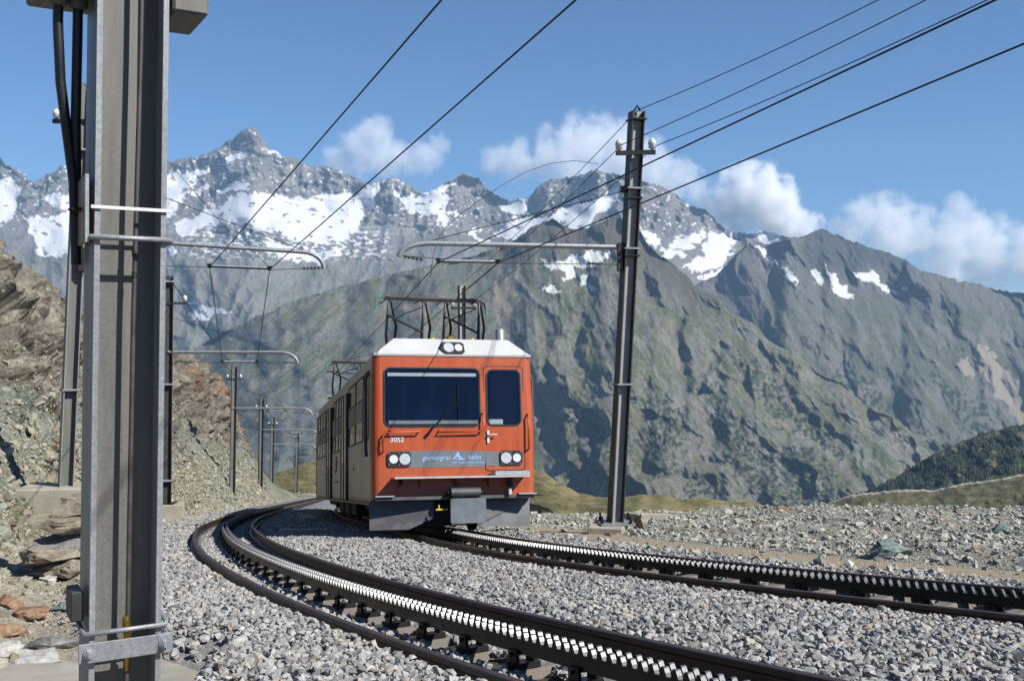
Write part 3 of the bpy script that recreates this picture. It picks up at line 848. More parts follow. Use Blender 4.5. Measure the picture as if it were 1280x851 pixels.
BARP = [(-.015, -.05), (.015, -.05), (.015, .030), (-.015, .030)]
GA = .515
def make_tooth_mesh():
    mb = MB()
    p = [(-.026, 0), (-.022, .016), (-.013, .038), (-.008, .043), (.008, .043), (.013, .038), (.022, .016), (.026, 0)]
    mb.extrude(p, -.0145, .0145, 'YZ')
    o = mb.build("tooth", M['tooth']); me = o.data
    me.materials.append(M['steel_black'])
    for p_ in me.polygons:
        if abs(p_.normal.x) > .9 or p_.normal.z > .9 or p_.normal.z < -.5: p_.material_index = 1  # tooth sides take black steel to paint in their shade; tops blackened too
    bpy.data.objects.remove(o); return me
TOOTH = make_tooth_mesh()
def make_sleeper_mesh():
    mb = MB()
    # trough sleeper: flared steel section
    sec = [(-.11, -.11), (-.062, 0), (.062, 0), (.11, -.11)]
    mb.extrude(sec, -.90, .90, 'YZ')
    for x in (-GA, GA):
        for yy in (-.05, .05): mb.box((x - .085, yy, .015), (.05, .06, .03)); mb.box((x + .085, yy, .015), (.05, .06, .03))
    o = mb.build("sleeper", M['sleeper']); me = o.data
    bpy.data.objects.remove(o); return me
SLEEPER = make_sleeper_mesh()
def make_chair_mesh():
    mb = MB()
    mb.box((0, 0, .02), (.17, .11, .035)); mb.box((-.058, 0, .07), (.022, .09, .08)); mb.box((.058, 0, .07), (.022, .09, .08))
    mb.cyl((-.085, 0, .085), (.085, 0, .085), .012, 8)
    o = mb.build("rack_chair", M['steel_black']); me = o.data
    bpy.data.objects.remove(o); return me
CHAIR = make_chair_mesh()

def track(C, label, y0, ysl, yteeth, yend):
    t = empty("railway_track", off(C, y0 + 2, 0, -.2))
    tag(t, label, "track", "rack railway tracks")
    inv = t.matrix_world.inverted()
    loc = Vector(t.location)
    ys = [y0]
    while ys[-1] < yend: ys.append(ys[-1] + max(.18, .016 * abs(ys[-1])))
    def place(o):
        o.parent = t
        o.matrix_parent_inverse = Matrix.Translation(-loc)
    for d in (-GA, GA):
        place(sweep("rail", C, d, RAILP, ys, M['steel_rail'], None))
    bars = []
    for d in (-.034, .034):
        b = sweep("rack_bar", C, d, BARP, ys, M['steel_black'], None); place(b); bars.append(b)
    # stations along the line
    yy = np.arange(y0, yend, .002); xx = xc(C, yy); ds = np.hypot(np.diff(xx), np.diff(yy)); acc = np.concatenate([[0], np.cumsum(ds)])
    def yat(s): return float(np.interp(s, acc, yy))
    L = acc[-1]
    def orient(o, Y, d, h):
        p = off(C, Y, d, h); s = float(slope(C, Y))
        o.location = p
        o.rotation_euler = (-math.atan(.135 / math.sqrt(1 + s * s)), 0, -math.atan(s) * 1.0)
    s = .15
    while yat(s) < ysl and s < L:
        Y = yat(s)
        o = mesh_obj("sleeper", SLEEPER); orient(o, Y, 0, -.146); place(o)
        c = mesh_obj("rack_chair", CHAIR); c.parent = o
        s += .62
    st = []
    for bi, d in enumerate((-.034, .034)):
        s = .02 + bi * .041
        while s < L and yat(s) < yteeth:
            st.append((yat(s), bi, d)); s += .082
    st.sort()
    vis = [q for q in st if abs(xc(C, q[0]) * 1300 / max(q[0], .5)) < 720 and q[0] > 3.2]
    far = MB(); tv = [tuple(v.co) for v in TOOTH.vertices]; tf = [tuple(p.vertices) for p in TOOTH.polygons]
    for k, (Y, bi, d) in enumerate(vis):
        o = mesh_obj("tooth", TOOTH, link=k < 290)
        orient(o, Y, d, .028)
        if k < 290:
            o.parent = bars[bi]
            o.matrix_parent_inverse = Matrix.Translation(Vector((0, 0, 0)))
        else:
            mw = Matrix.Translation(o.location) @ o.rotation_euler.to_matrix().to_4x4()
            far.add([mw @ Vector(v) for v in tv], tf)
            bpy.data.objects.remove(o)
    if far.v:
        f = far.build("distant_teeth", M['tooth']); f["kind"] = "stuff"; place(f)
    return t
track(C1, "near rack track in the left foreground, curving empty past the train", 2.6, 46, 32, 156)
track(C2, "rack track at the right that the orange train stands on", 5.0, 19, 19, 156)

# ------------------------------------------------------------------ stones (geometry-node instances, stuff)
def hull_mesh(name, mat, seed, npts=12, flat=(1, 1, 1)):
    r = random.Random(seed)
    bm = bmesh.new()
    for k in range(npts):
        v = Vector((r.gauss(0, 1), r.gauss(0, 1), r.gauss(0, 1))).normalized() * r.uniform(.8, 1.1)
        bm.verts.new((v.x * flat[0], v.y * flat[1], v.z * flat[2]))
    bmesh.ops.convex_hull(bm, input=bm.verts)
    for v in [v for v in bm.verts if not v.link_faces]: bm.verts.remove(v)
    me = bpy.data.meshes.new(name); bm.to_mesh(me); bm.free()
    me.materials.append(mat)
    return me
def stone_collection(name, mat, n=14):
    c = bpy.data.collections.new(name)
    for k in range(n):
        f = (1, random.uniform(.65, .95), random.uniform(.5, .85))
        c.objects.link(bpy.data.objects.new("stone", hull_mesh("stone", mat, 100 + k * 7 + len(name), random.choice([9, 11, 13]), f)))
    return c
def scatter(name, pts, scl, coll, label, cat):
    n = len(pts)
    me = bpy.data.meshes.new(name)
    me.vertices.add(n); me.vertices.foreach_set("co", np.asarray(pts, np.float32).ravel())
    a = me.attributes.new("rot", 'FLOAT_VECTOR', 'POINT'); a.data.foreach_set("vector", (rng.random((n, 3)) * [1.2, 1.2, 6.28] - [.6, .6, 0]).astype(np.float32).ravel())
    a = me.attributes.new("scl", 'FLOAT_VECTOR', 'POINT'); a.data.foreach_set("vector", (np.asarray(scl)[:, None] * rng.uniform(.8, 1.25, (n, 3))).astype(np.float32).ravel())
    a = me.attributes.new("pick", 'INT', 'POINT'); a.data.foreach_set("value", rng.integers(0, len(coll.objects), n).astype(np.int32))
    o = mesh_obj(name, me)
    g = bpy.data.node_groups.new(name, 'GeometryNodeTree')
    g.interface.new_socket("Geometry", in_out='INPUT', socket_type='NodeSocketGeometry')
    g.interface.new_socket("Geometry", in_out='OUTPUT', socket_type='NodeSocketGeometry')
    gi = g.nodes.new("NodeGroupInput"); go = g.nodes.new("NodeGroupOutput")
    ci = g.nodes.new("GeometryNodeCollectionInfo"); ci.inputs["Collection"].default_value = coll
    ci.inputs["Separate Children"].default_value = True; ci.inputs["Reset Children"].default_value = True
    ip = g.nodes.new("GeometryNodeInstanceOnPoints"); ip.inputs["Pick Instance"].default_value = True
    def na(nm, dt):
        k = g.nodes.new("GeometryNodeInputNamedAttribute"); k.data_type = dt; k.inputs[0].default_value = nm; return k.outputs[0]
    g.links.new(gi.outputs[0], ip.inputs["Points"]); g.links.new(ci.outputs[0], ip.inputs["Instance"])
    g.links.new(na("pick", 'INT'), ip.inputs["Instance Index"])
    g.links.new(na("rot", 'FLOAT_VECTOR'), ip.inputs["Rotation"]); g.links.new(na("scl", 'FLOAT_VECTOR'), ip.inputs["Scale"])
    g.links.new(ip.outputs[0], go.inputs[0])
    md = o.modifiers.new("stones", 'NODES'); md.node_group = g
    tag(o, label, cat, kind="stuff")
    return o

def frustum_samples(n, y0, y1, margin=200, xl=-1e9, xr=1e9):
    """uniform over the ground area the camera can see between two depths"""
    Y = np.sqrt(rng.random(n) * (y1 * y1 - y0 * y0) + y0 * y0)
    X = (rng.uniform(-640 - margin, 640 + margin, n)) * Y / 1300
    return X, Y
def build_stones():
    cb = stone_collection("ballast_stones", M['ballast'])
    P = []; Sx = []
    for y0, y1, dens, lo, hi in ((2.6, 6.5, 800, .017, .037), (6.5, 11, 700, .018, .037), (11, 20, 500, .020, .039), (20, 42, 190, .026, .048)):
        area = (y1 * y1 - y0 * y0) / 2 * (1280 + 400) / 1300
        X, Y = frustum_samples(int(area * dens), y0, y1)
        d1 = lat(C1, X, Y); d2 = lat(C2, X, Y)
        nb = fbm(X * 1.3, Y * 1.3, 3)
        zone = (d1 > -1.75 + .35 * nb - .25 * sstep(14, 8, Y)) & (d2 < 1.6 + .2 * nb)
        for d in (d1, d2):
            zone &= (np.abs(np.abs(d) - GA) > .075) & (np.abs(d) > .11)
        # open cribs beside the near rack are only sparsely filled
        crib = (np.abs(d1) < GA) & (d1 < 0) & (Y < 11)
        zone &= ~(crib & (rng.random(len(X)) < .45))
        pad = (Y < 6.5) & (X < -1.40 - .10 * (Y - 2.6))
        X, Y = X[zone & ~pad], Y[zone & ~pad]
        Z = G(X, Y) + rng.uniform(-.008, .035, len(X))
        P.append(np.stack([X, Y, Z], 1)); Sx.append(rng.uniform(lo, hi, len(X)) * np.where(rng.random(len(X)) < .06, 1.4, 1))
    scatter("ballast", np.concatenate(P), np.concatenate(Sx), cb, "grey crushed stone ballast filling the track bed", "ballast")
    # rubble plateau right of the path
    cs = stone_collection("scree_stones", M['scree'])
    P = []; Sx = []
    for y0, y1, dens in ((7, 16, 760), (16, 34, 430)):
        area = (y1 * y1 - y0 * y0) / 2 * (1280 + 400) / 1300
        X, Y = frustum_samples(int(area * dens), y0, y1)
        d2 = lat(C2, X, Y); nb = fbm(X * .9, Y * .9 + 7, 3)
        zone = (d2 > 2.85 + .2 * nb) | ((d2 > 1.5) & (d2 < 1.85 + .12 * nb)) | ((d2 > 1.8) & (d2 < 3.0) & (rng.random(len(X)) < .03))
        zone &= (fbm(X * .5 + 3, Y * .5, 3) < .45) | (rng.random(len(X)) < .4)
        X, Y = X[zone], Y[zone]
        sz = .011 + .011 * rng.random(len(X)) + .07 * rng.random(len(X)) ** 18
        P.append(np.stack([X, Y, G(X, Y) + sz * rng.uniform(-.1, .5, len(X))], 1)); Sx.append(sz)
    scatter("rubble", np.concatenate(P), np.concatenate(Sx), cs, "greenish grey rubble covering the plateau at the right", "rubble")
    # hillside and the ground at its foot
    ch = stone_collection("slope_stones", M['slope_stone'])
    HX, HY, HZ, HQ, HYg = HILL
    n = 70000
    i = rng.integers(0, HX.shape[0] - 1, n); j = rng.integers(0, int(HX.shape[1] * .62), n)
    a = rng.random(n); b = rng.random(n)
    def bil(A): return A[i, j] * (1 - a) * (1 - b) + A[i + 1, j] * a * (1 - b) + A[i, j + 1] * (1 - a) * b + A[i + 1, j + 1] * a * b
    X, Y, Z, Q = bil(HX), bil(HY), bil(HZ), bil(HQ)
    keep = (Y > 6) & (np.abs(X * 1300 / Y) < 760) & (Y < 75) & (rng.random(n) < (1 - .75 * sstep(.33, .5, Q)))
    X, Y, Z = X[keep], Y[keep], Z[keep]
    sz = .014 + .024 * rng.random(len(X)) + .15 * rng.random(len(X)) ** 16 + .0006 * Y
    P = [np.stack([X, Y, Z], 1)]; Sx = [sz]
    X, Y = frustum_samples(62000, 4.5, 18); d1 = lat(C1, X, Y)
    k = (d1 < -1.7) & (d1 > -5.5); X, Y = X[k], Y[k]
    sz = .006 + .012 * rng.random(len(X)) + .07 * rng.random(len(X)) ** 22
    P.append(np.stack([X, Y, G(X, Y)], 1)); Sx.append(sz)
    scatter("slope_rubble", np.concatenate(P), np.concatenate(Sx), ch, "loose tan and green stones on the slope left of the track", "rubble")
build_stones()

# ------------------------------------------------------------------ boulders
def boulder(loc, size, mat, seed, label, rotz=0.0, sink=.25, group=None, npts=16, tilt=0.0, name="boulder"):
    r = random.Random(seed)
    bm = bmesh.new()
    for k in range(npts):
        v = Vector((r.gauss(0, 1), r.gauss(0, 1), r.gauss(0, 1))).normalized() * r.uniform(.8, 1.1)
        bm.verts.new((v.x * size[0] / 2, v.y * size[1] / 2, v.z * size[2] / 2))
    bmesh.ops.convex_hull(bm, input=bm.verts)
    for v in [v for v in bm.verts if not v.link_faces]: bm.verts.remove(v)
    bmesh.ops.triangulate(bm, faces=bm.faces)
    bmesh.ops.subdivide_edges(bm, edges=bm.edges, cuts=3, use_grid_fill=True)
    a = np.array([v.co[:] for v in bm.verts]); sc = 2.2 / max(size)
    dn = fbm(a[:, 0] * sc * 2 + seed, a[:, 1] * sc * 2 + a[:, 2] * sc * 3, 4, .6)
    mid = max(size) * .05
    for v, d in zip(bm.verts, dn):
        v.co += v.co.normalized() * float(d) * mid
    me = bpy.data.meshes.new(name); bm.to_mesh(me); bm.free()
    me.materials.append(mat)
    o = mesh_obj(name, me)
    o.location = Vector(loc) + Vector((0, 0, size[2] * (.5 - sink)))
    o.rotation_euler = (tilt, tilt * .5, rotz)
    return tag(o, label, "boulder", group)
def on_ground(px, py, y_hint):
    """depth at which a ground point shows at this spot"""
    ys = np.linspace(max(3, y_hint * .55), y_hint * 1.6, 900)
    X = (px - 640) * ys / 1300; Z = G(X, ys)
    pv = 425.5 + 1300 * (CH - Z) / ys
    k = int(np.argmin(np.abs(pv - py)))
    return Vector((X[k], ys[k], Z[k]))
BR = "boulders on the rubble plateau"
boulder(on_ground(1112, 697, 13), (.62, .4, .26), M['boulder_green'], 3, "large smooth green boulder lying beside the tan path", .2, .2, BR)
boulder(on_ground(1252, 669, 18), (.42, .35, .22), M['boulder_green'], 5, "green boulder near the right edge, in front of a darker one", .6, .2, BR)
boulder(on_ground(1271, 659, 20), (.5, .4, .3), M['boulder_grey'], 8, "dark grey boulder cut by the right edge, behind a green one", .1, .2, BR)
boulder(on_ground(1106, 655, 21), (.95, .5, .24), M['boulder_green'], 11, "long low dark green slab of rock amid the rubble", .1, .25, BR)
boulder(on_ground(1180, 653, 21), (.5, .3, .14), M['boulder_tan'], 13, "flat tan stone slab lying on the rubble", .3, .15, BR, tilt=.2)
boulder(on_ground(977, 641, 25), (.55, .3, .2), M['boulder_orange'], 17, "flat bright orange rock on the plateau rim", .0, .15, BR)
boulder(on_ground(908, 647, 23), (.38, .3, .26), M['boulder_pale'], 19, "white angular rock near the meadow edge", .5, .15, BR)
boulder(on_ground(890, 650, 22), (.3, .25, .18), M['boulder_orange'], 23, "small orange brown rock beside the white rock", .9, .2, BR)
boulder(on_ground(1187, 637, 26), (.7, .4, .2), M['boulder_green'], 29, "grey green slab standing on the plateau rim", .2, .2, BR)
boulder(on_ground(1072, 660, 20), (.4, .3, .14), M['boulder_pale'], 31, "flat pale stone left of the long dark slab", .2, .2, BR)
boulder(on_ground(1016, 668, 18), (.28, .2, .13), M['boulder_green'], 37, "small pale green stone in the middle of the rubble", 1.2, .2, BR)
BL = "rocks at the foot of the left slope"
boulder(on_ground(14, 760, 7.5), (.36, .3, .2), M['boulder_red'], 41, "red brown rock at the left edge, uppermost of the red heap", .3, .25, BL)
boulder(on_ground(38, 772, 7.2), (.36, .24, .16), M['boulder_red'], 43, "long rust red rock at the right of the red heap", .15, .2, BL, tilt=.15)
boulder(on_ground(4, 795, 6.8), (.3, .26, .2), M['boulder_red'], 47, "red rock cut by the left edge, below the others", .8, .25, BL)
boulder(on_ground(18, 793, 6.6), (.17, .15, .1), M['boulder_orange'], 53, "small orange brown rock tucked under the red heap", .2, .2, BL)
boulder(on_ground(28, 838, 5.8), (.5, .42, .2), M['boulder_pale'], 59, "flat pale grey slab in the bottom left corner", .2, .3, BL)
boulder(on_ground(8, 818, 6.1), (.22, .2, .12), M['boulder_pale'], 61, "small pale stone at the left edge above the flat slab", .7, .2, BL)
boulder(on_ground(75, 812, 6.2), (.5, .24, .14), M['boulder_grey'], 67, "grey green flat rock left of the big post's foot", .1, .3, BL)
boulder(on_ground(60, 728, 9), (.26, .2, .1), M['boulder_pale'], 71, "white stone flake in front of the layered ledge", .4, .2, BL)
boulder(on_ground(82, 762, 7.3), (.34, .2, .09), M['boulder_green'], 73, "thin dark green slab beside the big post", .2, .2, BL)
# layered rock ledge under the concrete plinth: stacked slabs
led = on_ground(78, 722, 10.5)
ledge = empty("rock_ledge", led)
tag(ledge, "layered ledge of stacked grey rock slabs left of the big post", "rock")
for k, (dx, dy, dz, sx, sy, sz) in enumerate([(.1, .15, .06, 1.1, .8, .2), (.0, .25, .2, 1.35, .9, .22), (.12, .35, .38, 1.2, .9, .24), (-.02, .5, .58, 1.3, .9, .2), (.1, .7, .74, 1.3, .9, .18)]):
    b = boulder((0, 0, 0), (sx * random.uniform(.95, 1.2), sy * 1.1, sz * 1.75), M['boulder_tan'] if k != 2 else M['boulder_grey'], 80 + k, None, .18 * k, name="rock_slab")
    del b["category"]
    b.parent = ledge; b.location = (dx, dy, dz)

# ------------------------------------------------------------------ concrete pieces
def concrete(name, corners, z0, z1, label, cat="concrete", mat=None, bevel=.015):
    """block over a ground quad (corner points in plan)"""
    bm = bmesh.new()
    n = len(corners)
    lo = [bm.verts.new((c[0], c[1], z0 if not callable(z0) else z0(*c[:2]))) for c in corners]
    hi = [bm.verts.new((c[0], c[1], z1 if not callable(z1) else z1(*c[:2]))) for c in corners]
    bm.faces.new(lo[::-1]); bm.faces.new(hi)
    for k in range(n): bm.faces.new((lo[k], lo[(k + 1) % n], hi[(k + 1) % n], hi[k]))
    bmesh.ops.bevel(bm, geom=list(bm.edges), offset=bevel, segments=1, affect='EDGES')
    me = bpy.data.meshes.new(name); bm.to_mesh(me); bm.free()
    me.materials.append(mat or M['concrete'])
    return tag(mesh_obj(name, me), label, cat)
def rot_rect(cx, cy, sx, sy, a):
    c, s_ = math.cos(a), math.sin(a)
    return [(cx + x * c - y * s_, cy + x * s_ + y * c) for x, y in ((-sx / 2, -sy / 2), (sx / 2, -sy / 2), (sx / 2, sy / 2), (-sx / 2, sy / 2))]

def child(o, root):
    """parent a piece modelled in world space"""
    o.parent = root
    o.matrix_parent_inverse = Matrix.Translation(-Vector(root.location))
    return o

# ------------------------------------------------------------------ posts
def h_section(root, base, top, h, b, yaw, flange_m, web_m, tf=.016, tw=.011):
    """an H-section mast from base to top; flanges and web as parts"""
    base = Vector(base); top = Vector(top)
    ax = Vector((math.cos(yaw), math.sin(yaw), 0)); ay = Vector((-math.sin(yaw), math.cos(yaw), 0))
    def slab(name, x0, x1, y0, y1, m):
        mb = MB(); vs_ = []
        for P in (base, top):
            for x, y in ((x0, y0), (x1, y0), (x1, y1), (x0, y1)): vs_.append(P + ax * x + ay * y)
        mb.add(vs_, [(0, 1, 2, 3), (7, 6, 5, 4), (0, 4, 5, 1), (1, 5, 6, 2), (2, 6, 7, 3), (3, 7, 4, 0)])
        return child(mb.build(name, m), root)
    slab("flange", -h / 2, -h / 2 + tf, -b / 2, b / 2, flange_m)
    slab("flange", h / 2 - tf, h / 2, -b / 2, b / 2, flange_m)
    slab("web", -h / 2 + tf + .001, h / 2 - tf - .001, -tw / 2, tw / 2, web_m)
    return ax, ay
def insulator_mesh(p, s=1.0):
    mb = MB()
    prof = [(0, .012), (.02, .03), (.03, .055), (.07, .05), (.08, .06), (.13, .052), (.15, .03), (.17, .012)]
    mb.tube([Vector(p) + Vector((0, 0, z * s)) for z, r in prof], [r * s for z, r in prof], 10)
    return mb
def bead_string(a, b, n=5, r=.035):
    a = Vector(a); b = Vector(b); mb = MB(); pts = []; rs = []
    for k in range(n * 3 + 1):
        t = k / (n * 3); pts.append(a.lerp(b, t)); rs.append(r if k % 3 == 1 else r * .35)
    mb.tube(pts, rs, 8)
    return mb
def cantilever(root, P0, P1, bend, m, zs_stay=None, wireA=None, wireB=None, drop=.42, r=.045):
    """bent tube arm from the post (P0) to its drooping end (P1), stay wire, lower registration wire with insulators and bar"""
    P0 = Vector(P0); P1 = Vector(P1)
    d = P1 - P0; d.z = 0
    L = d.length; d.normalize()
    pts = [P0]
    for t in (.25, .5, .75): pts.append(P0 + d * (L - bend) * t + Vector((0, 0, (P1.z - P0.z + drop) * t)))
    top = P0 + d * (L - bend) + Vector((0, 0, P1.z - P0.z + drop))
    for k in range(7):
        a = R(90 * k / 6)
        pts.append(top + d * bend * math.sin(a) + Vector((0, 0, -drop * (1 - math.cos(a)))))
    mb = MB(); mb.tube(pts, r, 10)
    child(mb.build("cantilever_arm", m), root)
    if zs_stay is not None:
        mb = MB(); mb.tube([P0 + Vector((0, 0, zs_stay)), top + Vector((0, 0, r))], .008, 6)
        child(mb.build("stay_wire", M['wire']), root)
        child(bead_string(P0.lerp(top, .17) + Vector((0, 0, zs_stay * .83)), P0.lerp(top, .24) + Vector((0, 0, zs_stay * .76)), 4, .03).build("insulator", M['dark_ins']), root)
    if wireA is not None:
        wireA = Vector(wireA); wireB = Vector(wireB)
        low0 = P0 + Vector((0, 0, (wireA.z + wireB.z) / 2 - P0.z + .03)); low1 = P1 + Vector((0, 0, .02))
        mb = MB(); mb.tube([low0, wireA.lerp(wireB, -.05), wireB.lerp(wireA, -.05), low1], .007, 6)
        child(mb.build("registration_wire", M['wire']), root)
        mb = MB(); mb.tube([wireA + Vector((0, 0, .03)), wireB + Vector((0, 0, .03))], .024, 8)
        child(mb.build("spacer_bar", M['galv']), root)
        for w in (wireA, wireB):
            mb = MB(); mb.box(w + Vector((0, 0, .02)), (.05, .10, .07)); mb.cyl(w + Vector((-.05, 0, .05)), w + Vector((.05, 0, .05)), .018, 8)
            child(mb.build("wire_clamp", M['steel_black']), root)
        e = (low1 - wireB if (low1 - wireB).length < (low1 - wireA).length else low1 - wireA)
        child(bead_string(low1 - e.normalized() * .08, low1 - e.normalized() * .42, 5, .032).build("insulator", M['dark_ins']), root)
        child(bead_string(low0.lerp(low1, .10), low0.lerp(low1, .17), 5, .032).build("insulator", M['dark_ins']), root)
def crossarm(root, P, d, L, m, both=True, s=1.0, hgt=.075):
    """short bar near the top with white insulators on its ends"""
    P = Vector(P); d = Vector(d).normalized()
    a = math.atan2(d.y, d.x)
    mb = MB(); mb.box(P, (L, .08, hgt), Matrix.Rotation(a, 3, 'Z'))
    child(mb.build("crossarm", m), root)
    ends = (-1, 1) if both is True else (both,)
    for e in ends:
        q = P + d * e * (L / 2 - .06) + Vector((0, 0, .04))
        child(insulator_mesh(q, s).build("insulator", M['white_ins']), root)
def plinth(root, c, sx, sy, z0, z1, a, m=None):
    mb = MB(); mb.bbox((c[0], c[1], (z0 + z1) / 2), (sx, sy, z1 - z0), .02, Matrix.Rotation(a, 3, 'Z'))
    return child(mb.build("concrete_base", m or M['concrete']), root)

WIRES = []
def wire(label, pts, r=.0085, sag=0.0, n=14, group="overhead wires", mat=None):
    P = []
    for a, b in zip(pts[:-1], pts[1:]):
        a = Vector(a); b = Vector(b)
        for k in range(n):
            t = k / n; P.append(a.lerp(b, t) - Vector((0, 0, sag * 4 * t * (1 - t))))
    P.append(Vector(pts[-1]))
    mb = MB(); mb.tube(P, r, 6)
    o = mb.build("overhead_wire", mat or M['wire'])
    tag(o, label, "wire", group)
    return o

# --- big H-section post in the left foreground
def near_post():
    Y0 = 4.0
    b = at(147, 985, Y0); tp = at(162, -150, Y0)
    root = empty("steel_post", b)
    tag(root, "big galvanised H-section post close up at the left edge of the picture", "post", "catenary posts")
    yaw = R(30)
    ax, ay = h_section(root, b, tp, .256, .255, yaw, M['galv'], M['galv_web'], .02, .012)
    up = (tp - b).normalized()
    def on(py, x=0.0, y=0.0):
        """point at image height py, offset in the section's own axes (y < 0 towards the camera)"""
        t = (py - 985) / (-150 - 985)
        return b.lerp(tp, t) + ax * x + ay * y
    mb = MB(); mb.bbox(b + Vector((0, 0, -.01)), (.5, .5, .03), .006, Matrix.Rotation(yaw, 3, 'Z')); child(mb.build("base_plate", M['galv']), root)
    # earthing rod with its brass clamps
    mb = MB(); mb.tube([on(960, .012, -.07), on(800, .016, -.07), on(400, .022, -.072), on(60, .036, -.075), on(-140, .038, -.075)], .0095, 8)
    rod = child(mb.build("earthing_rod", M['rodrust']), root)
    for py in (318, 345):
        mb = MB(); mb.tube([on(py - 4, .024, -.072), on(py + 4, .024, -.072)], .0108, 8); child(mb.build("tape_band", M['side_gap']), root)
    mb = MB(); mb.tube([on(792, .016, -.07), on(781, .016, -.07), on(776, .012, -.074), on(764, .010, -.076)], [.012, .018, .016, .013], 10)
    mb.tube([on(832, .015, -.07), on(812, .016, -.07)], [.011, .016], 10)
    child(mb.build("brass_clamp", M['brass']), root)
    # clamp: flat bar with bolts, round bar above it
    fy = -.13
    mb = MB()
    for zc, r_ in ((775, .0095),):
        mb.tube([on(zc - 6, -.148, .10), on(zc, -.148, fy + .01), on(zc, -.14, fy - .014), on(zc, .14, fy - .014), on(zc - 2, .148, fy + .01), on(zc - 8, .148, .10)], r_, 8)
    child(mb.build("clamp_bow", M['galv']), root)
    Mx = Matrix.Rotation(yaw, 3, 'Z')
    mb = MB(); mb.bbox(on(797, 0, fy - .022), (.335, .010, .072), .002, Mx); bar = child(mb.build("clamp_bar", M['galv']), root)
    for x in (-.132, .135):
        c = on(797, x, fy - .028)
        mb = MB()
        mb.tube([c, c - ay * .006], .021, 16, smooth=False); mb.tube([c - ay * .006, c - ay * .020], .0155, 6, smooth=False); mb.tube([c - ay * .020, c - ay * .032], .0095, 8)
        child(mb.build("bolt", M['bolt']), root)
    mb = MB(); mb.bbox(on(745, -.165, -.02), (.045, .14, .11), .004, Mx); child(mb.build("bracket_box", M['post_dark']), root)
    # rusty plate seen edge on with its strap, and the ring above the arm
    mb = MB(); mb.bbox(on(268, -.155, .02), (.012, .28, .248), .002, Mx); plate = child(mb.build("sign_plate", M['rust_plate']), root)
    mb = MB(); mb.bbox(on(268, -.155, -.128), (.014, .008, .25), .001, Mx); child(mb.build("plate_edge", M['galv']), root)
    for dy in (-.03, .05):
        mb = MB(); q = on(266, -.162, dy); mb.tube([q, q - ax * .03], .009, 6); child(mb.build("bolt", M['steel_black']), root)
    mb = MB(); mb.bbox(on(266, .0, fy - .004), (.285, .008, .013), .001, Mx); child(mb.build("strap", M['white']), root)
    mb = MB(); mb.tube([on(304, -.15, .11), on(302, -.15, fy + .02), on(302, -.138, fy - .012), on(302, .138, fy - .012), on(303, .148, fy + .02), on(304, .148, .11)], .0105, 8)
    child(mb.build("clamp_bow", M['galv']), root)
    # switch boxes at the top and the two cables
    mb = MB(); mb.bbox(on(8, -.22, .05) + Vector((0, 0, .16)), (.24, .30, .32), .01, Mx); child(mb.build("switch_box", M['galv_web']), root)
    mb = MB(); mb.bbox(on(20, .205, .0) + Vector((0, 0, .15)), (.135, .30, .30), .01, Mx); child(mb.build("switch_box", M['galv_web']), root)
    for x0, y0, pts in ((-.245, .02, [(40, -.245, .02), (110, -.232, .03), (170, -.205, .05), (230, -.175, .08), (330, -.16, .10)]), (-.175, .03, [(40, -.175, .03), (150, -.176, .04), (230, -.165, .09), (330, -.158, .12)])):
        q = on(8, x0, y0)
        mb = MB(); mb.tube([q + Vector((0, 0, .02)), q - Vector((0, 0, .012)), q - Vector((0, 0, .03)), q - Vector((0, 0, .034))], [.036, .036, .03, .022], 12, smooth=False); child(mb.build("cable_gland", M['galv_web']), root)
        mb = MB(); mb.tube([q - Vector((0, 0, .02))] + [on(*p) for p in pts], .0185, 10); child(mb.build("cable", M['cable']), root)
    # foundation pad
    ps = [(-2.6, 2.6), (-1.18, 2.6), (-1.475, 5.48), (-2.07, 6.18), (-2.9, 6.0)]
    concrete("concrete_pad", ps, lambda x, y: zrf(y) - .6, lambda x, y: zrf(y) - .14, "pale concrete pad that the big left post stands on", "concrete pad")
    wl = on_ground(246, 826, 6.0)
    return root
near_post()

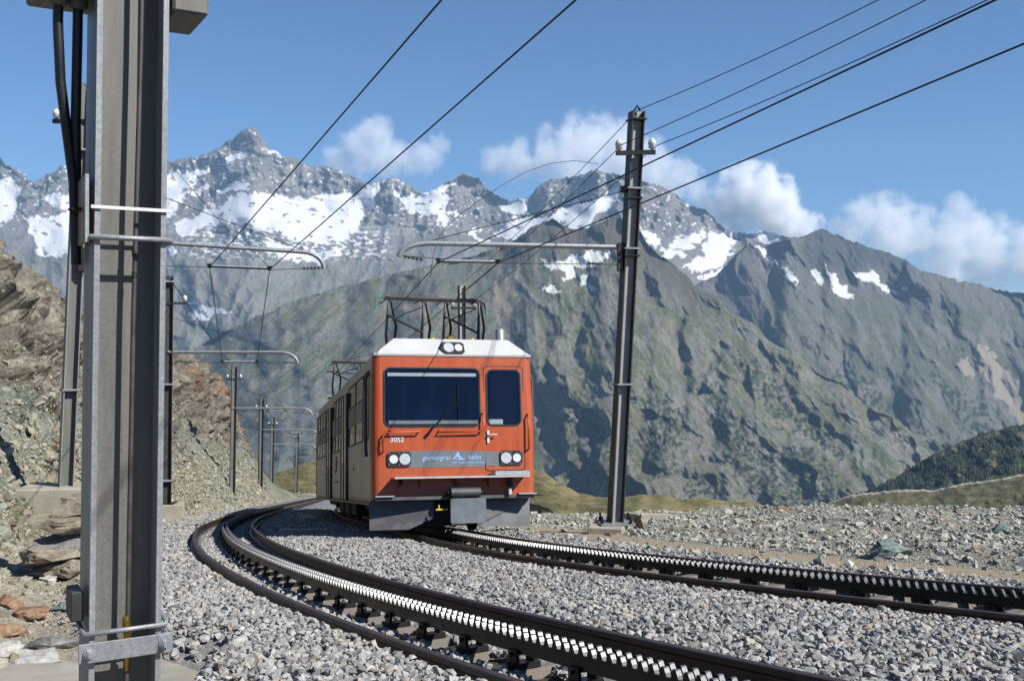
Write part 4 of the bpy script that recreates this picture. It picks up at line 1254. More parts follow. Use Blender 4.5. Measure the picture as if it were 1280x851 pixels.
# --- mast with plinth behind the big post (left track)
def left_posts():
    # P1
    root = empty("catenary_post", at(82, 607, 19)); tag(root, "grey catenary post on the stone plinth just behind the big post", "post", "catenary posts")
    base = Vector(root.location); top = at(104, 104, 19)
    ax, ay = h_section(root, base, top, .24, .24, R(32), M['galv'], M['galv_web'])
    plinth(root, (base.x - .15, base.y + .05), 1.25, 1.0, base.z - 1.1, base.z, R(10))
    P0 = base.lerp(top, (607 - 297) / 503) + Vector((.12, 0, 0))
    wA = at(262, 334, 19.7); wB = at(337, 337, 20.0)
    cantilever(root, P0, at(405, 336, 20.2), .42, M['galv'], 1.30, wA, wB, .32, .042)
    q = base.lerp(top, (607 - 152) / 503)
    crossarm(root, q + Vector((-.2, 0, 0)), (1, .1, 0), .62, M['steel_black'], -1, 1.1)
    for py in (188, 262, 487):
        mb = MB(); mb.box(base.lerp(top, (607 - py) / 503), (.30, .30, .03), Matrix.Rotation(R(32), 3, 'Z')); child(mb.build("strap", M['galv']), root)
    mb = MB(); mb.bbox(base.lerp(top, (607 - 325) / 503) + Vector((.17, -.03, 0)), (.16, .2, .45), .02); child(mb.build("arm_bracket", M['post_dark']), root)
    # P2, P3, P4, P5, P6 further down the line
    specs = [
        (211, 345, 208, 629, 32, .27, 440, 372, .47, 278, 321, 453, "slim grey catenary post on a concrete block at the foot of the cliff"),
        (293, 457, 290, 625, 54, .27, 510, 390, .40, 335, 357, 514, "second catenary post down the line, in front of the cliff's end"),
        (327, 498, 325, 622, 72, .28, 537, 397, .34, 362, 377, 541, "third catenary post down the line, where the cliff ends"),
        (341, 521, 339, 620, 88, .28, 555, 394, .30, 366, 378, 558, "fourth catenary post down the line, standing against the meadow"),
        (372, 540, 370, 615, 122, .30, 571, 412, .25, 392, 402, 573, "farthest catenary post, left of the train on the meadow"),
    ]
    out = []
    for k, (tx, ty, bx, by, Y, h, ya, xe, dr, wa, wb, wy, lab) in enumerate(specs):
        b = at(bx, by, Y); t = at(tx, ty, Y)
        root = empty("catenary_post", b); tag(root, lab, "post", "catenary posts")
        m1 = M['post_paint'] if k != 2 else M['post_dark']
        ax, ay = h_section(root, b, t, h, h, R(25), m1, M['galv_web'] if k else M['post_dark'])
        g = zrf(Y) - .4
        plinth(root, (b.x + .02, b.y), .8 if k else 1.0, .8, g - .5, b.z, R(14))
        f = (by - ya) / (by - ty)
        wA = at(wa, wy, Y - .2); wB = at(wb, wy, Y + .1)
        cantilever(root, b.lerp(t, f), at(xe, ya + 14 * 32 / Y, Y + .3), .55, M['galv'], 1.1, wA, wB, 12 * Y / 1300 * 32 / Y + .05, .05)
        crossarm(root, b.lerp(t, .90 if k else .88), (1, .12, 0), .78 if k else 1.1, M['post_dark'], True, 1.25)
        if k == 0:
            for py in (352, 480, 600):
                mb = MB(); mb.box(b.lerp(t, (629 - py) / 284), (.36, .36, .05), Matrix.Rotation(R(25), 3, 'Z')); child(mb.build("strap", M['galv']), root)
        mb = MB(); mb.box(b + Vector((0, 0, .012)), (.55, .5, .03)); child(mb.build("base_plate", M['steel_black']), root)
        out.append((b, t, wA, wB))
    return out
LP = left_posts()

# --- right post
def right_post():
    Y = 18.5
    b = at(769, 652, Y); t = at(796, 140, Y)
    root = empty("catenary_post", b); tag(root, "tall dark catenary post right of the train, on a concrete block", "post", "catenary posts")
    ax, ay = h_section(root, b, t, .235, .235, R(16), M['post_dark'], M['web_light'], .02, .012)
    def on(py): return b.lerp(t, (652 - py) / 512)
    plinth(root, (b.x - .12, b.y - .05), .62, .75, zrf(Y) - .5, b.z - .03, R(-16))
    mb = MB(); mb.box(b + Vector((0, 0, -.012)), (.62, .55, .03), Matrix.Rotation(R(8), 3, 'Z')); child(mb.build("base_plate", M['galv']), root)
    for dx, dy in ((-.25, -.2), (.25, -.2), (-.25, .2), (.25, .2)):
        mb = MB(); mb.cyl(b + Vector((dx, dy, 0)), b + Vector((dx, dy, .13)), .02, 8); mb.cyl(b + Vector((dx, dy, .01)), b + Vector((dx, dy, .05)), .036, 6); child(mb.build("anchor_bolt", M['steel_black']), root)
    wA = at(548, 328, 17.55); wB = at(622, 329, 17.8)
    cantilever(root, on(309) + Vector((-.1, 0, 0)), at(499, 321, 17.5), .55, M['galv'], 1.0, wA, wB, .24, .045)
    crossarm(root, on(193) + Vector((0, -.16, 0)), (1, -.12, 0), .7, M['post_dark'], True, 1.25)
    for py, m in ((150, 'steel_black'), (236, 'galv'), (248, 'steel_black'), (311, 'galv'), (320, 'steel_black'), (480, 'galv')):
        mb = MB(); mb.box(on(py), (.29, .285, .03), Matrix.Rotation(R(16), 3, 'Z')); child(mb.build("strap", M[m]), root)
    mb = MB(); mb.bbox(on(318) + Vector((-.17, -.02, -.05)), (.1, .16, .5), .01); child(mb.build("arm_bracket", M['post_dark']), root)
    mb = MB(); mb.bbox(on(237) + Vector((-.17, -.02, 0)), (.1, .1, .12), .01); child(mb.build("stay_bracket", M['post_dark']), root)
    mb = MB(); mb.tube([t + Vector((-.06, -.05, 0)), t + Vector((0, -.05, .1)), t + Vector((.06, -.05, 0))], .02, 6); child(mb.build("top_bracket", M['steel_black']), root)
    # slab and block lying beside it
    sl = on_ground(800, 655, 20)
    concrete("concrete_slab", rot_rect(sl.x + .1, sl.y + .55, .75, 1.5, R(14)), lambda x, y: zrf(y) - .05, lambda x, y: zrf(y) + .24, "flat tan concrete slab lying behind the right post's foot", "concrete slab")
    boulder(on_ground(800, 661, 18.5), (.3, .25, .3), M['boulder_tan'], 97, "small brown block of stone beside the right post's foot", .3, .1)
    # next post behind the pantographs
    b2 = at(578, 640, 35); t2 = at(577, 357, 35)
    r2 = empty("catenary_post", b2); tag(r2, "dark catenary post rising behind the train's pantographs", "post", "catenary posts")
    h_section(r2, b2, t2, .22, .22, R(20), M['post_dark'], M['web_light'])
    plinth(r2, (b2.x, b2.y), .9, .9, b2.z - 1.2, b2.z, R(14))
    crossarm(r2, at(579, 385, 34.7), (1, 0, 0), .84, M['post_dark'], True, 1.3)
    fA = at(421, 466, 35); fB = at(459, 466, 35.2)
    cantilever(r2, b2.lerp(t2, .64) + Vector((-.15, 0, 0)), at(405, 464, 34.6), .5, M['galv'], 1.0, fA, fB, .3, .045)
    return wA, wB, fA, fB
RW = right_post()

# ------------------------------------------------------------------ wires
def run_past(a, b, k): a = Vector(a); b = Vector(b); return a + (b - a) * k
A1 = at(262, 334, 19.7); A2 = at(337, 337, 20.0)
wire("left contact wire of the near track, highest at the picture's top middle", [run_past(A1, at(552, 0, 8.6), 1.9), A1, LP[0][2], LP[1][2], LP[2][2], LP[3][2], LP[4][2]], .0095)
wire("right contact wire of the near track, left of the train", [run_past(A2, at(720, 0, 8.7), 1.9), A2, LP[0][3], LP[1][3], LP[2][3], LP[3][3], LP[4][3]], .0095)
wire("left contact wire over the train, reaching the top edge at the right", [run_past(RW[0], at(1245, 0, 8.1), 1.5), RW[0], RW[2]], .0095)
wire("right contact wire over the train, leaving at the right edge", [run_past(RW[1], at(1280, 55, 8.9), 1.6), RW[1], RW[3]], .0095)
T = at(797, 138, 18.5); IL = at(777, 181, 18.3); IR = at(819, 183, 18.3)
wire("earth wire along the tops of the right posts", [run_past(T, at(1077, 0, 14.2), 1.7), T, at(577, 355, 35)], .0075, .12)
wire("feeder wire on the left insulators of the right posts", [run_past(IL, at(1135, 0, 13.0), 1.7), IL, at(566, 376, 34.7)], .0075, .12)
wire("feeder wire on the right insulators of the right posts", [run_past(IR, at(1210, 0, 13.0), 1.7), IR, at(592, 376, 34.7)], .0075, .12)
# curved jumper from the contact wire up to the feeder
J = [(538, 346, 17.5), (541, 322, 17.6), (546, 301, 17.7), (556, 286, 17.8), (575, 268, 18.0), (600, 250, 18.3), (630, 230, 18.7), (660, 214, 19.0), (690, 204, 19.3), (718, 201, 19.6), (748, 205, 19.9)]
wire("thin curved jumper cable arching up from the arm to the feeder", [at(*p) for p in J], .006, 0, 4, "jumper cables")
I1 = at(78, 140, 19.0)
wire("feeder wire on the insulators of the left posts", [run_past(I1, at(74, 0, 14.5), 1.6), I1, at(226, 368, 31.8), at(299, 467, 53.8), at(332, 507, 71.7), at(347, 531, 87.7), at(376, 547, 121.6)], .0085, .15)
wire("earth wire along the tops of the left posts", [at(104, 104, 19), at(211, 345, 32), at(293, 457, 54), at(327, 498, 72), at(341, 521, 88)], .0075, .15)
wire("thin jumper cable from the left post top to the contact wire", [at(104, 104, 19), at(211, 203, 19.5), at(282, 285, 19.8), at(337, 334, 20.0)], .006, 0, 6, "jumper cables")

# ------------------------------------------------------------------ cable duct covers lying between the tracks
def duct():
    for k, (px, py, lab, sx, sy) in enumerate([(380, 669, "concrete cover slab lying crosswise in the train's shadow", .85, .42), (385, 650, "long concrete cover strip in the train's shadow", .34, 3.6)]):
        p = on_ground(px, py, 19)
        a = math.atan(.25)
        zt = float(G(p.x, p.y))
        concrete("cover_slab", rot_rect(p.x, p.y, sx, sy, a), lambda x, y: zrf(y) - .25, lambda x, y: zrf(y) + (zt - zrf(p.y)) + .12, lab, "concrete slab")
duct()

# ------------------------------------------------------------------ the train
def text_mesh(name, body, mat, parent, x0, x1, z, y, shear=0.0, zh=None, side=False):
    cu = bpy.data.curves.new(name, 'FONT'); cu.body = body; cu.shear = shear; cu.extrude = .002; cu.offset = .012
    cu.resolution_u = 3
    tmp = bpy.data.objects.new(name, cu); COL.objects.link(tmp)
    dg = bpy.context.evaluated_depsgraph_get(); me = bpy.data.meshes.new_from_object(tmp.evaluated_get(dg))
    bpy.data.objects.remove(tmp)
    co = np.array([v.co[:] for v in me.vertices])
    lo, hi = co.min(0), co.max(0)
    sx = (x1 - x0) / (hi[0] - lo[0]); sz = sx if zh is None else zh / (hi[1] - lo[1])
    new = []
    for v in co:
        a = x0 + (v[0] - lo[0]) * sx; b = z + v[1] * sz; d = v[2]
        new.append((a, y - d, b) if not side else (y - d, -a, b))
    for v, n_ in zip(me.vertices, new): v.co = n_
    me.materials.clear(); me.materials.append(mat)
    return mesh_obj(name, me, parent)

def build_train():
    YF = 17.1
    root = empty("train", (-.915, YF, zrf(YF)), (-math.atan(.1385), R(0.9), math.atan(.257)))
    tag(root, "orange fronted mountain rack railcar with two pantographs on the right track", "train")
    def part(mb, name, m, par=root): return mb.build(name, M[m], par)
    W = 1.375
    # ---- cab front: rounded in plan, slight taper
    def plan_out(w, y0, r, yb, n=5):
        pts = [(-w, yb)]
        for k in range(n + 1): a = R(90 * k / n); pts.append((-w + r - r * math.cos(a), y0 + r - r * math.sin(a)))
        for k in range(n + 1): a = R(90 * k / n); pts.append((w - r + r * math.sin(a), y0 + r - r * math.cos(a)))
        pts.append((w, yb)); return pts
    mb = MB(); lv = [(.60, W - .01, .0), (.95, W, .0), (1.75, W, .0), (2.97, W - .02, .05)]
    rings = [[(x, y, z) for x, y in plan_out(w, y0, .11, .34)] for z, w, y0 in lv]
    n = len(rings[0])
    for a, b in zip(rings[:-1], rings[1:]):
        mb.add(a + b, [(i, i + 1, n + i + 1, n + i) for i in range(n - 1) if i != n // 2 - 1], True)
    mb.add(rings[-1], [tuple(range(n))])
    # flat front wall with the two window openings left free
    xs = [-(W - .11), -1.14, .39, .595, 1.10, W - .11]; zs = [.60, .95, 1.75, 1.82, 2.70, 2.97]
    def wall_y(z): return 0.0 if z <= 1.75 else .05 * (z - 1.75) / 1.22
    for i in range(5):
        for j in range(5):
            if j == 3 and i in (1, 3): continue
            q = [(xs[i], zs[j]), (xs[i + 1], zs[j]), (xs[i + 1], zs[j + 1]), (xs[i], zs[j + 1])]
            wt = lambda x, z: x if abs(x) < W - .12 else x * (1 if z < 1.75 else (W - .11 - .02 * (z - 1.75) / 1.22) / (W - .11)) if z >= .95 else x * (W - .12 + .01 * (z - .6) / .35) / (W - .11)
            mb.add([(wt(x, z), wall_y(z), z) for x, z in q], [(0, 1, 2, 3)])
    front = part(mb, "front_shell", 'orange')
    def fy(z): return 0.0 if z < 1.75 else .05 * (z - 1.75) / 1.22       # front surface
    # ---- car body
    sec = [(-W + .02, .50), (-W + .005, .62), (-W, 1.5), (-W + .015, 2.6), (-W + .03, 2.97), (W - .03, 2.97), (W - .015, 2.6), (W, 1.5), (W - .005, .62), (W - .02, .50)]
    mb = MB(); mb.extrude(sec, 1.62, 13.2); part(mb, "car_body", 'side')
    for s in (-1, 1):
        outer = [(s * (W - .02), .50), (s * (W - .005), .62), (s * W, 1.5), (s * (W - .015), 2.6), (s * (W - .03), 2.97)]
        mb = MB(); mb.extrude(outer + [(x - s * .05, z) for x, z in reversed(outer)], .342, 1.619); part(mb, "cab_side", 'side')
    # cab inside: back wall with a pale door, floor, desk, seat
    cab = empty("cab_interior", (0, 0, 0), parent=root)
    mb = MB(); mb.box((0, 1.60, 1.75), (2.6, .03, 2.4)); part(mb, "back_wall", 'cab_dark', cab)
    for x in (-.62, -.1, .62, 1.0):
        mb = MB(); mb.box((x, 1.57, 2.1), (.09, .03, 1.3)); part(mb, "wall_frame", 'cab_light', cab)
    mb = MB(); mb.box((0, .85, .70), (2.6, 1.5, .06)); part(mb, "floor", 'cab_dark', cab)
    mb = MB(); mb.bbox((-.37, .28, 1.66), (1.5, .4, .10), .03); part(mb, "desk", 'cab_dark', cab)
    mb = MB(); mb.bbox((-.25, 1.25, 1.75), (.5, .14, .75), .05); mb.bbox((-.25, 1.25, 2.2), (.28, .12, .2), .04); part(mb, "driver_seat", 'cab_light', cab)
    mb = MB(); mb.box((0, .85, 2.94), (2.6, 1.5, .04)); part(mb, "cab_ceiling", 'cab_dark', cab)
    # roof: white cap with sloped front and shoulders
    mb = MB()
    def rs(y, zb, zt, wb, wt): return [(-wb, y, zb), (-wt, y, zt), (wt, y, zt), (wb, y, zb)]
    r0 = rs(.03, 2.972, 2.99, W - .03, W - .05); r1 = rs(.22, 2.972, 3.27, W - .03, .99); r2 = rs(13.15, 2.972, 3.27, W - .04, .99)
    mb.add(r0 + r1 + r2, [(0, 1, 2, 3), (0, 4, 5, 1), (1, 5, 6, 2), (2, 6, 7, 3), (4, 8, 9, 5), (5, 9, 10, 6), (6, 10, 11, 7), (8, 11, 10, 9), (0, 3, 7, 4), (4, 7, 11, 8)])
    roof = part(mb, "roof", 'roof_white')
    mb = MB(); mb.box((0, .045, 2.975), (2 * W - .06, .02, .04)); part(mb, "roof_edge", 'roof_white', roof)
    # roof lamp on the sloped front
    def slope_y(z): return .03 + (z - 2.99) * .19 / .28
    sh = Matrix(((1, 0, 0, 0), (0, 1, 19 / 28, .03 - 2.99 * 19 / 28), (0, 0, 1, 0), (0, 0, 0, 1)))
    def on_roof(mb): mb.v = [tuple(sh @ Vector(v)) for v in mb.v]; return mb
    oct_ = [(-.25, 3.11), (-.19, 3.20), (-.15, 3.215), (.14, 3.215), (.19, 3.18), (.19, 3.03), (.15, 3.005), (-.13, 3.005), (-.18, 3.03)]
    mb = MB(); mb.extrude(oct_, -.028, .01); hl = part(on_roof(mb), "roof_lamp", 'gasket')
    def disc(x, z, r, y, t, n=20):
        mb = MB(); mb.tube([(x, y, z), (x, y - t, z)], r, n, smooth=False); return mb
    part(on_roof(disc(-.08, 3.11, .088, -.028, .014)), "lens", 'lens_led', hl)
    part(on_roof(disc(.09, 3.11, .065, -.028, .012)), "lens", 'lens', hl)
    # ---- windscreen and door
    def pane(name, x0, x1, z0, z1, r, g, gm='gasket', pm='glass', tilt=True):
        a = MB(); a.ring(rrect(x0 - g, x1 + g, z0 - g, z1 + g, r + g), rrect(x0, x1, z0, z1, r), -.014, .03)
        b = MB(); b.extrude(rrect(x0 - .004, x1 + .004, z0 - .004, z1 + .004, r), -.010, -.005)
        c_ = MB(); c_.ring(rrect(x0 - .002, x1 + .002, z0 - .002, z1 + .002, r), rrect(x0 + .04, x1 - .04, z0 + .04, z1 - .04, r * .7), -.003, .004)
        if tilt:
            for m_ in (a, b, c_): m_.v = [(x, y + fy(z), z) for x, y, z in m_.v]
        p = part(b, name, pm); part(a, "window_gasket", gm, p); part(c_, "glass_border", gm, p); return p
    ws = pane("windscreen", -1.17, .42, 1.79, 2.74, .09, .022)
    mb = MB(); mb.box((-.375, fy(2.63) - .010, 2.64), (1.5, .006, .055)); part(mb, "sun_visor", 'interior', ws)
    mb = MB(); mb.box((-.36, fy(1.84) - .010, 1.845), (1.5, .006, .06)); part(mb, "desk_edge", 'band', ws)
    # door panel with dark joint
    mb = MB(); mb.ring(rrect(.50, 1.20, 1.03, 2.80, .07), rrect(.514, 1.186, 1.044, 2.786, .06), -.006, .03); mb.v = [(x, y + fy(z), z) for x, y, z in mb.v]
    part(mb, "door_joint", 'gasket')
    mb = MB(); mb.extrude(rrect(.514, 1.186, 1.044, 2.786, .06), -.004, .02)
    mb.v = [(x, y + fy(z), z) for x, y, z in mb.v]
    door = part(mb, "door", 'orange')
    dw = pane("door_window", .565, 1.13, 1.80, 2.72, .09, .022)
    mb = MB(); mb.box((.70, fy(1.85) - .011, 1.85), (.24, .006, .08)); part(mb, "window_sticker", 'interior', dw)
    mb = MB(); mb.box((.56, -.016, 1.60), (.035, .02, .21)); mb.tube([(.56, -.03, 1.63), (.56, -.06, 1.63), (.70, -.06, 1.63)], .013, 8); part(mb, "door_handle", 'white', door)
    # ---- wiper
    wp = empty("wiper", (0, 0, 0), parent=root)
    mb = MB(); mb.tube([(-.47, -.05, 1.64), (-.47, -.03, 1.64)], .03, 10); mb.tube([(-.47, -.05, 1.64), (-.36, -.06, 1.78), (.06, -.055 + fy(2.16), 2.17)], [.018, .016, .01], 8); part(mb, "wiper_arm", 'steel_black', wp)
    mb = MB(); mb.tube([(.045, -.035 + fy(2.48), 2.50), (.05, -.03, 2.2), (.055, -.03, 1.90)], .009, 6); part(mb, "wiper_blade", 'steel_black', wp)
    # ---- stripe, lettering
    mb = MB(); mb.extrude([(-.76, 1.10), (.512, 1.10), (.512, 1.36), (-.30, 1.385), (-.76, 1.375)], -.004, .01); part(mb, "grey_stripe", 'band')
    mb = MB(); mb.extrude([(.516, 1.115), (.80, 1.115), (.80, 1.34), (.516, 1.36)], -.0085, -.002); part(mb, "grey_stripe", 'band', door)
    text_mesh("lettering", "gornergrat", M['logo'], root, -.565, -.08, 1.225, -.006, .28)
    text_mesh("lettering", "bahn", M['logo'], root, .205, .43, 1.225, -.006, .28)
    text_mesh("lettering", "the matterhorn railway", M['logo'], root, -.06, .505, 1.16, -.006, .28)
    text_mesh("car_number", "3052", M['white'], root, -1.085, -.86, 1.525, -.004, 0, .085)
    # mountain emblem between the words
    mb = MB()
    mb.extrude([(-.075, 1.225), (-.03, 1.25), (.0, 1.30), (.03, 1.345), (.045, 1.365), (.062, 1.33), (.075, 1.29), (.12, 1.245), (.18, 1.225), (.10, 1.222), (.06, 1.235), (.045, 1.262), (.02, 1.27), (-.0, 1.25), (-.02, 1.235)], -.007, -.002)
    part(mb, "mountain_emblem", 'logo')
    mb = MB(); mb.extrude([(-.02, 1.228), (.015, 1.24), (.05, 1.226), (.09, 1.236), (.12, 1.224), (.05, 1.218)], -.0085, -.004); part(mb, "emblem_wave", 'logo')
    # ---- head lamps
    for x0, x1, led in ((-1.135, -.745, 1), (.755, 1.145, -1)):
        mb = MB(); mb.extrude(rrect(x0, x1, 1.125, 1.365, .05), -.03, .02); h = part(mb, "headlight", 'gasket')
        cx = (x0 + x1) / 2
        part(disc(cx + led * .09, 1.243, .092, -.03, .014), "lens", 'lens_led', h)
        part(disc(cx - led * .095, 1.243, .07, -.03, .012), "lens", 'lens', h)
        for ddx in (-.165, .0, .165):
            for dz in (-.095, .095): part(disc(cx + ddx, 1.243 + dz, .009, -.03, .005, 8), "screw", 'bolt', h)
    # ---- grab rails
    def rail_(pts, r=.016):
        mb = MB(); mb.tube(pts, r, 8); part(mb, "grab_rail", 'orange')
    rail_([(-1.21, -.01, 1.36), (-1.21, -.07, 1.38), (-1.21, -.07, 1.62), (-1.17, -.07, 1.68), (-.62, -.07, 1.685), (-.59, -.01, 1.71)])
    rail_([(-1.10, -.01, 1.71), (-1.07, -.07, 1.69)])
    rail_([(-.26, -.01, 1.72), (-.28, -.07, 1.68), (.42, -.07, 1.69), (.47, -.07, 1.72), (.475, -.06, 1.98), (.47, .0, 2.0)])
    rail_([(1.255, -.0, 1.38), (1.255, -.07, 1.40), (1.255, -.06, 1.95), (1.255, .01, 1.98)])
    # ---- step ledge across the front, lower apron
    mb = MB(); mb.box((.06, -.17, .935), (2.24, .36, .028)); lg = part(mb, "front_step", 'roof_white')
    mb = MB(); mb.box((.885, -.20, .985), (.58, .31, .075)); part(mb, "step_tread", 'steel_bright', lg)
    for x in (-.6, .0, .55):
        mb = MB(); mb.extrude([(0, .92), (-.2, .92), (0, .76)], x - .012, x + .012, 'YZ'); part(mb, "step_bracket", 'orange', lg)
    mb = MB(); mb.bbox((0, -.02, .60), (2.68, .12, .06), .01); part(mb, "bumper_beam", 'plough')
    for x in (-1.19, 1.20):
        mb = MB(); mb.box((x, -.06, .645), (.30, .14, .02)); part(mb, "side_step", 'steel_bright')
    # coupler cover roll and plate
    mb = MB(); mb.tube([(-.125, -.21, .685), (.365, -.21, .685)], .078, 16); rl = part(mb, "coupler_roll", 'plough')
    for x in (-.15, .39):
        mb = MB(); mb.tube([(x - .02, -.21, .68), (x + .02, -.21, .68)], .03, 8); mb.box((x, -.1, .66), (.03, .2, .05)); part(mb, "roll_bracket", 'steel_black', rl)
    mb = MB(); mb.extrude(rrect(-.14, .45, .19, .59, .035), -.26, -.22); part(mb, "coupler_plate", 'plate')
    # brake hose, drop bracket, lever
    mb = MB(); mb.tube([(-.93, -.06, .90), (-.93, -.09, .85), (-.93, -.09, .82)], .032, 8); hz = part(mb, "brake_hose", 'steel_black')
    mb = MB(); mb.tube([(-.93, -.09, .82), (-.93, -.09, .775)], .034, 8); part(mb, "hose_head", 'red', hz)
    mb = MB(); mb.bbox((.90, -.12, .83), (.085, .07, .16), .01); br = part(mb, "jumper_socket", 'steel_black')
    mb = MB(); mb.bbox((.89, -.13, .69), (.055, .05, .12), .008); part(mb, "socket_cap", 'roof_white', br)
    mb = MB(); mb.tube([(-.36, -.12, .41), (-.16, -.12, .415)], .016, 8); mb.tube([(-.31, -.12, .41), (-.31, -.12, .49)], .014, 8); part(mb, "coupling_lever", 'yellow')
    # plough plates
    def plate_(name, poly, m='plough'):
        """sheet with its own y for every corner"""
        mb = MB(); k = len(poly)
        vs_ = [(x, y, z) for x, y, z in poly] + [(x, y + .03, z) for x, y, z in poly]
        mb.add(vs_, [tuple(range(k)), tuple(range(2 * k - 1, k - 1, -1))] + [(i, (i + 1) % k, k + (i + 1) % k, k + i) for i in range(k)])
        part(mb, name, m)
    plate_("snow_plough", [(-1.40, .26, .56), (-.36, .10, .56), (-.36, .06, .27), (-.78, .08, .10), (-1.40, .2, .10)])
    plate_("snow_plough", [(.452, .10, .56), (1.33, .26, .56), (1.31, .2, .09), (.37, .06, .12), (.37, .06, .188), (.452, .06, .188)])
    mb = MB(); mb.box((0, .58, .34), (2.3, .5, .42)); part(mb, "underframe", 'under')
    # ---- side: windows, doors, crest (the side towards the cliff; mirrored on the other side)
    def win(t0, t1, s, nb, cab=False):
        """window bay from t0 to t1 along the car"""
        zb, zt = (1.62, 2.74)
        step = (t1 - t0) / nb
        for k in range(nb):
            a, b = t0 + k * step + .06, t0 + (k + 1) * step - .06
            xo = s * W
            def sk(mb):      # follow the leaning side
                mb.v = [(x - s * (0 if z < 1.5 else (.015 * (z - 1.5) / 1.1)), y, z) for x, y, z in mb.v]; return mb
            mb = MB(); mb.ring(rrect(a - .035, b + .035, zb - .035, zt + .035, .07), rrect(a, b, zb, zt, .05), xo - s * .03, xo + s * .012, 'YZ'); w = part(sk(mb), "window_frame", 'gasket')
            mb = MB(); mb.extrude(rrect(a, b, zb, zt, .05), xo - s * .03, xo + s * .004, 'YZ'); part(sk(mb), "pane", 'glass_side', w)
            if not cab:
                mb = MB(); mb.box((xo + s * .008, (a + b) / 2, 2.34), (.014, b - a, .03)); part(sk(mb), "window_rail", 'gasket', w)
                mb = MB(); mb.box((xo + s * .006, (a + b) / 2, 2.14), (.010, b - a - .03, .36)); part(sk(mb), "painted_reflection", 'painted_reflection', w)  # pale strip imitating the sunlit hillside mirrored in the pane
    for s in (-1, 1):
        win(.52, 1.25, s, 1, True); win(1.40, 4.0, s, 2); win(5.5, 7.9, s, 3); win(9.3, 12.9, s, 4)
        for d0 in (4.1, 8.0):
            xo = s * W
            mb = MB(); mb.box((xo, d0 + .62, 1.62), (.05, 1.22, 2.12)); dj = part(mb, "side_door", 'side')
            for q in (.03, .62, 1.21):
                mb = MB(); mb.box((xo + s * .012, d0 + q, 1.62), (.06, .045 if q != .62 else .03, 2.14)); part(mb, "door_seal", 'side_gap', dj)
            for q in (.32, .91):
                mb = MB(); mb.box((xo + s * .022, d0 + q, 1.95), (.02, .40, 1.3)); part(mb, "door_pane", 'glass_side', dj)
        mb = MB(); mb.tube([(s * (W + .06), .36, 1.3), (s * (W + .07), .36, 1.45), (s * (W + .07), .36, 2.6), (s * (W + .03), .36, 2.7)], .028, 8); part(mb, "corner_rail", 'rodrust')
        for t_ in (3.0, 7.0, 11.0):
            mb = MB(); mb.box((s * (W + .004), t_, 1.15), (.01, .10, .06)); part(mb, "vent", 'gasket')
        mb = MB(); mb.box((s * (W - .02), 6.6, .545), (.03, 12.4, .04)); part(mb, "side_sill", 'gasket')
    # crest (cross) and small marks on the lower side between the doors
    for dz, sy, sz in ((1.33, .10, .34), (1.33, .34, .10)):
        mb = MB(); mb.box((-W - .008, 6.75, dz), (.012, sy, sz)); part(mb, "crest", 'gasket')
    for yy_, w_ in ((6.55, .22), (6.95, .22)):
        mb = MB(); mb.box((-W - .006, yy_, .93), (.008, w_, .05)); part(mb, "lettering", 'gasket')
    # ---- bogies
    for t_ in (2.2, 10.6):
        mb = MB(); mb.box((0, t_, .38), (1.7, 2.6, .3)); bg_ = part(mb, "bogie", 'under')
        for dy in (-.85, .85):
            for s in (-1, 1):
                mb = MB(); mb.tube([(s * .50, t_ + dy, .36), (s * .60, t_ + dy, .36)], .355, 20, smooth=False); mb.tube([(s * .6, t_ + dy, .36), (s * .98, t_ + dy, .36)], .08, 8)
                part(mb, "wheel", 'under', bg_)
        for s in (-1, 1):
            mb = MB(); mb.bbox((s * 1.05, t_, .46), (.12, 2.5, .2), .03); part(mb, "side_frame", 'under', bg_)
    for t_ in (5.2, 6.6, 8.0):
        mb = MB(); mb.bbox((0, t_, .38), (2.3, 1.0, .34), .03); part(mb, "equipment_box", 'under')
    # ---- second car behind, mostly hidden
    c2 = empty("rear_car", (-.0, 13.5, 0), (0, 0, R(-4)), root)
    mb = MB(); mb.extrude(sec, 0, 11.5); part(mb, "rear_body", 'side', c2)
    mb = MB(); mb.extrude([(-W + .04, 2.972), (-.99, 3.27), (.99, 3.27), (W - .04, 2.972)], 0, 11.5); part(mb, "rear_roof", 'roof_white', c2)
    mb = MB(); mb.box((0, 0, 1.75), (2.2, .62, 2.3)); part(mb, "gangway", 'under')
    bpy.data.objects[mb and "gangway"].location = (0, 13.3, 0)
    # ---- pantographs
    def panto(t0, z_head, name, x_off=0.0, sc=1.0):
        pr = empty(name, (0, 0, 0), parent=root)
        for half, (xa, xb) in enumerate(((-.98, -.12), (.12, .98))):
            xa += x_off; xb += x_off
            mb = MB()
            for x, lean in ((xa + .10, -.04), (xb - .08, -.04)):
                mb.tube([(x + .01, t0 - .1, 3.26), (x - .04, t0 - .28, 3.26 + (z_head - 3.26) * .33), (x + .04, t0 - .05, z_head - .08)], [.028, .03, .02], 6)
                mb.tube([(x + .20, t0 + .7, 3.26), (x + .26, t0 + .55, 3.26 + (z_head - 3.26) * .52), (x + .26, t0 + .5, 3.26 + (z_head - 3.26) * .58), (x + .10, t0 + .1, z_head - .06)], [.03, .028, .03, .017], 6)
            za = 3.26 + (z_head - 3.26) * .33; zb_ = 3.26 + (z_head - 3.26) * .68
            mb.tube([(xa + .08, t0 - .2, zb_), (xb - .10, t0 - .27, za + .05)], .023, 6)
            mb.tube([(xa + .25, t0 + .35, zb_ - .03), (xa + .5, t0 + .3, zb_ + .10), (xb - .06, t0 + .1, z_head - .16)], .011, 6)
            mb.tube([(xa - .02, t0 + .02, z_head - .12), (xa + .12, t0 + .02, z_head - .03), (xa + .22, t0 + .02, z_head - .1)], .013, 6)
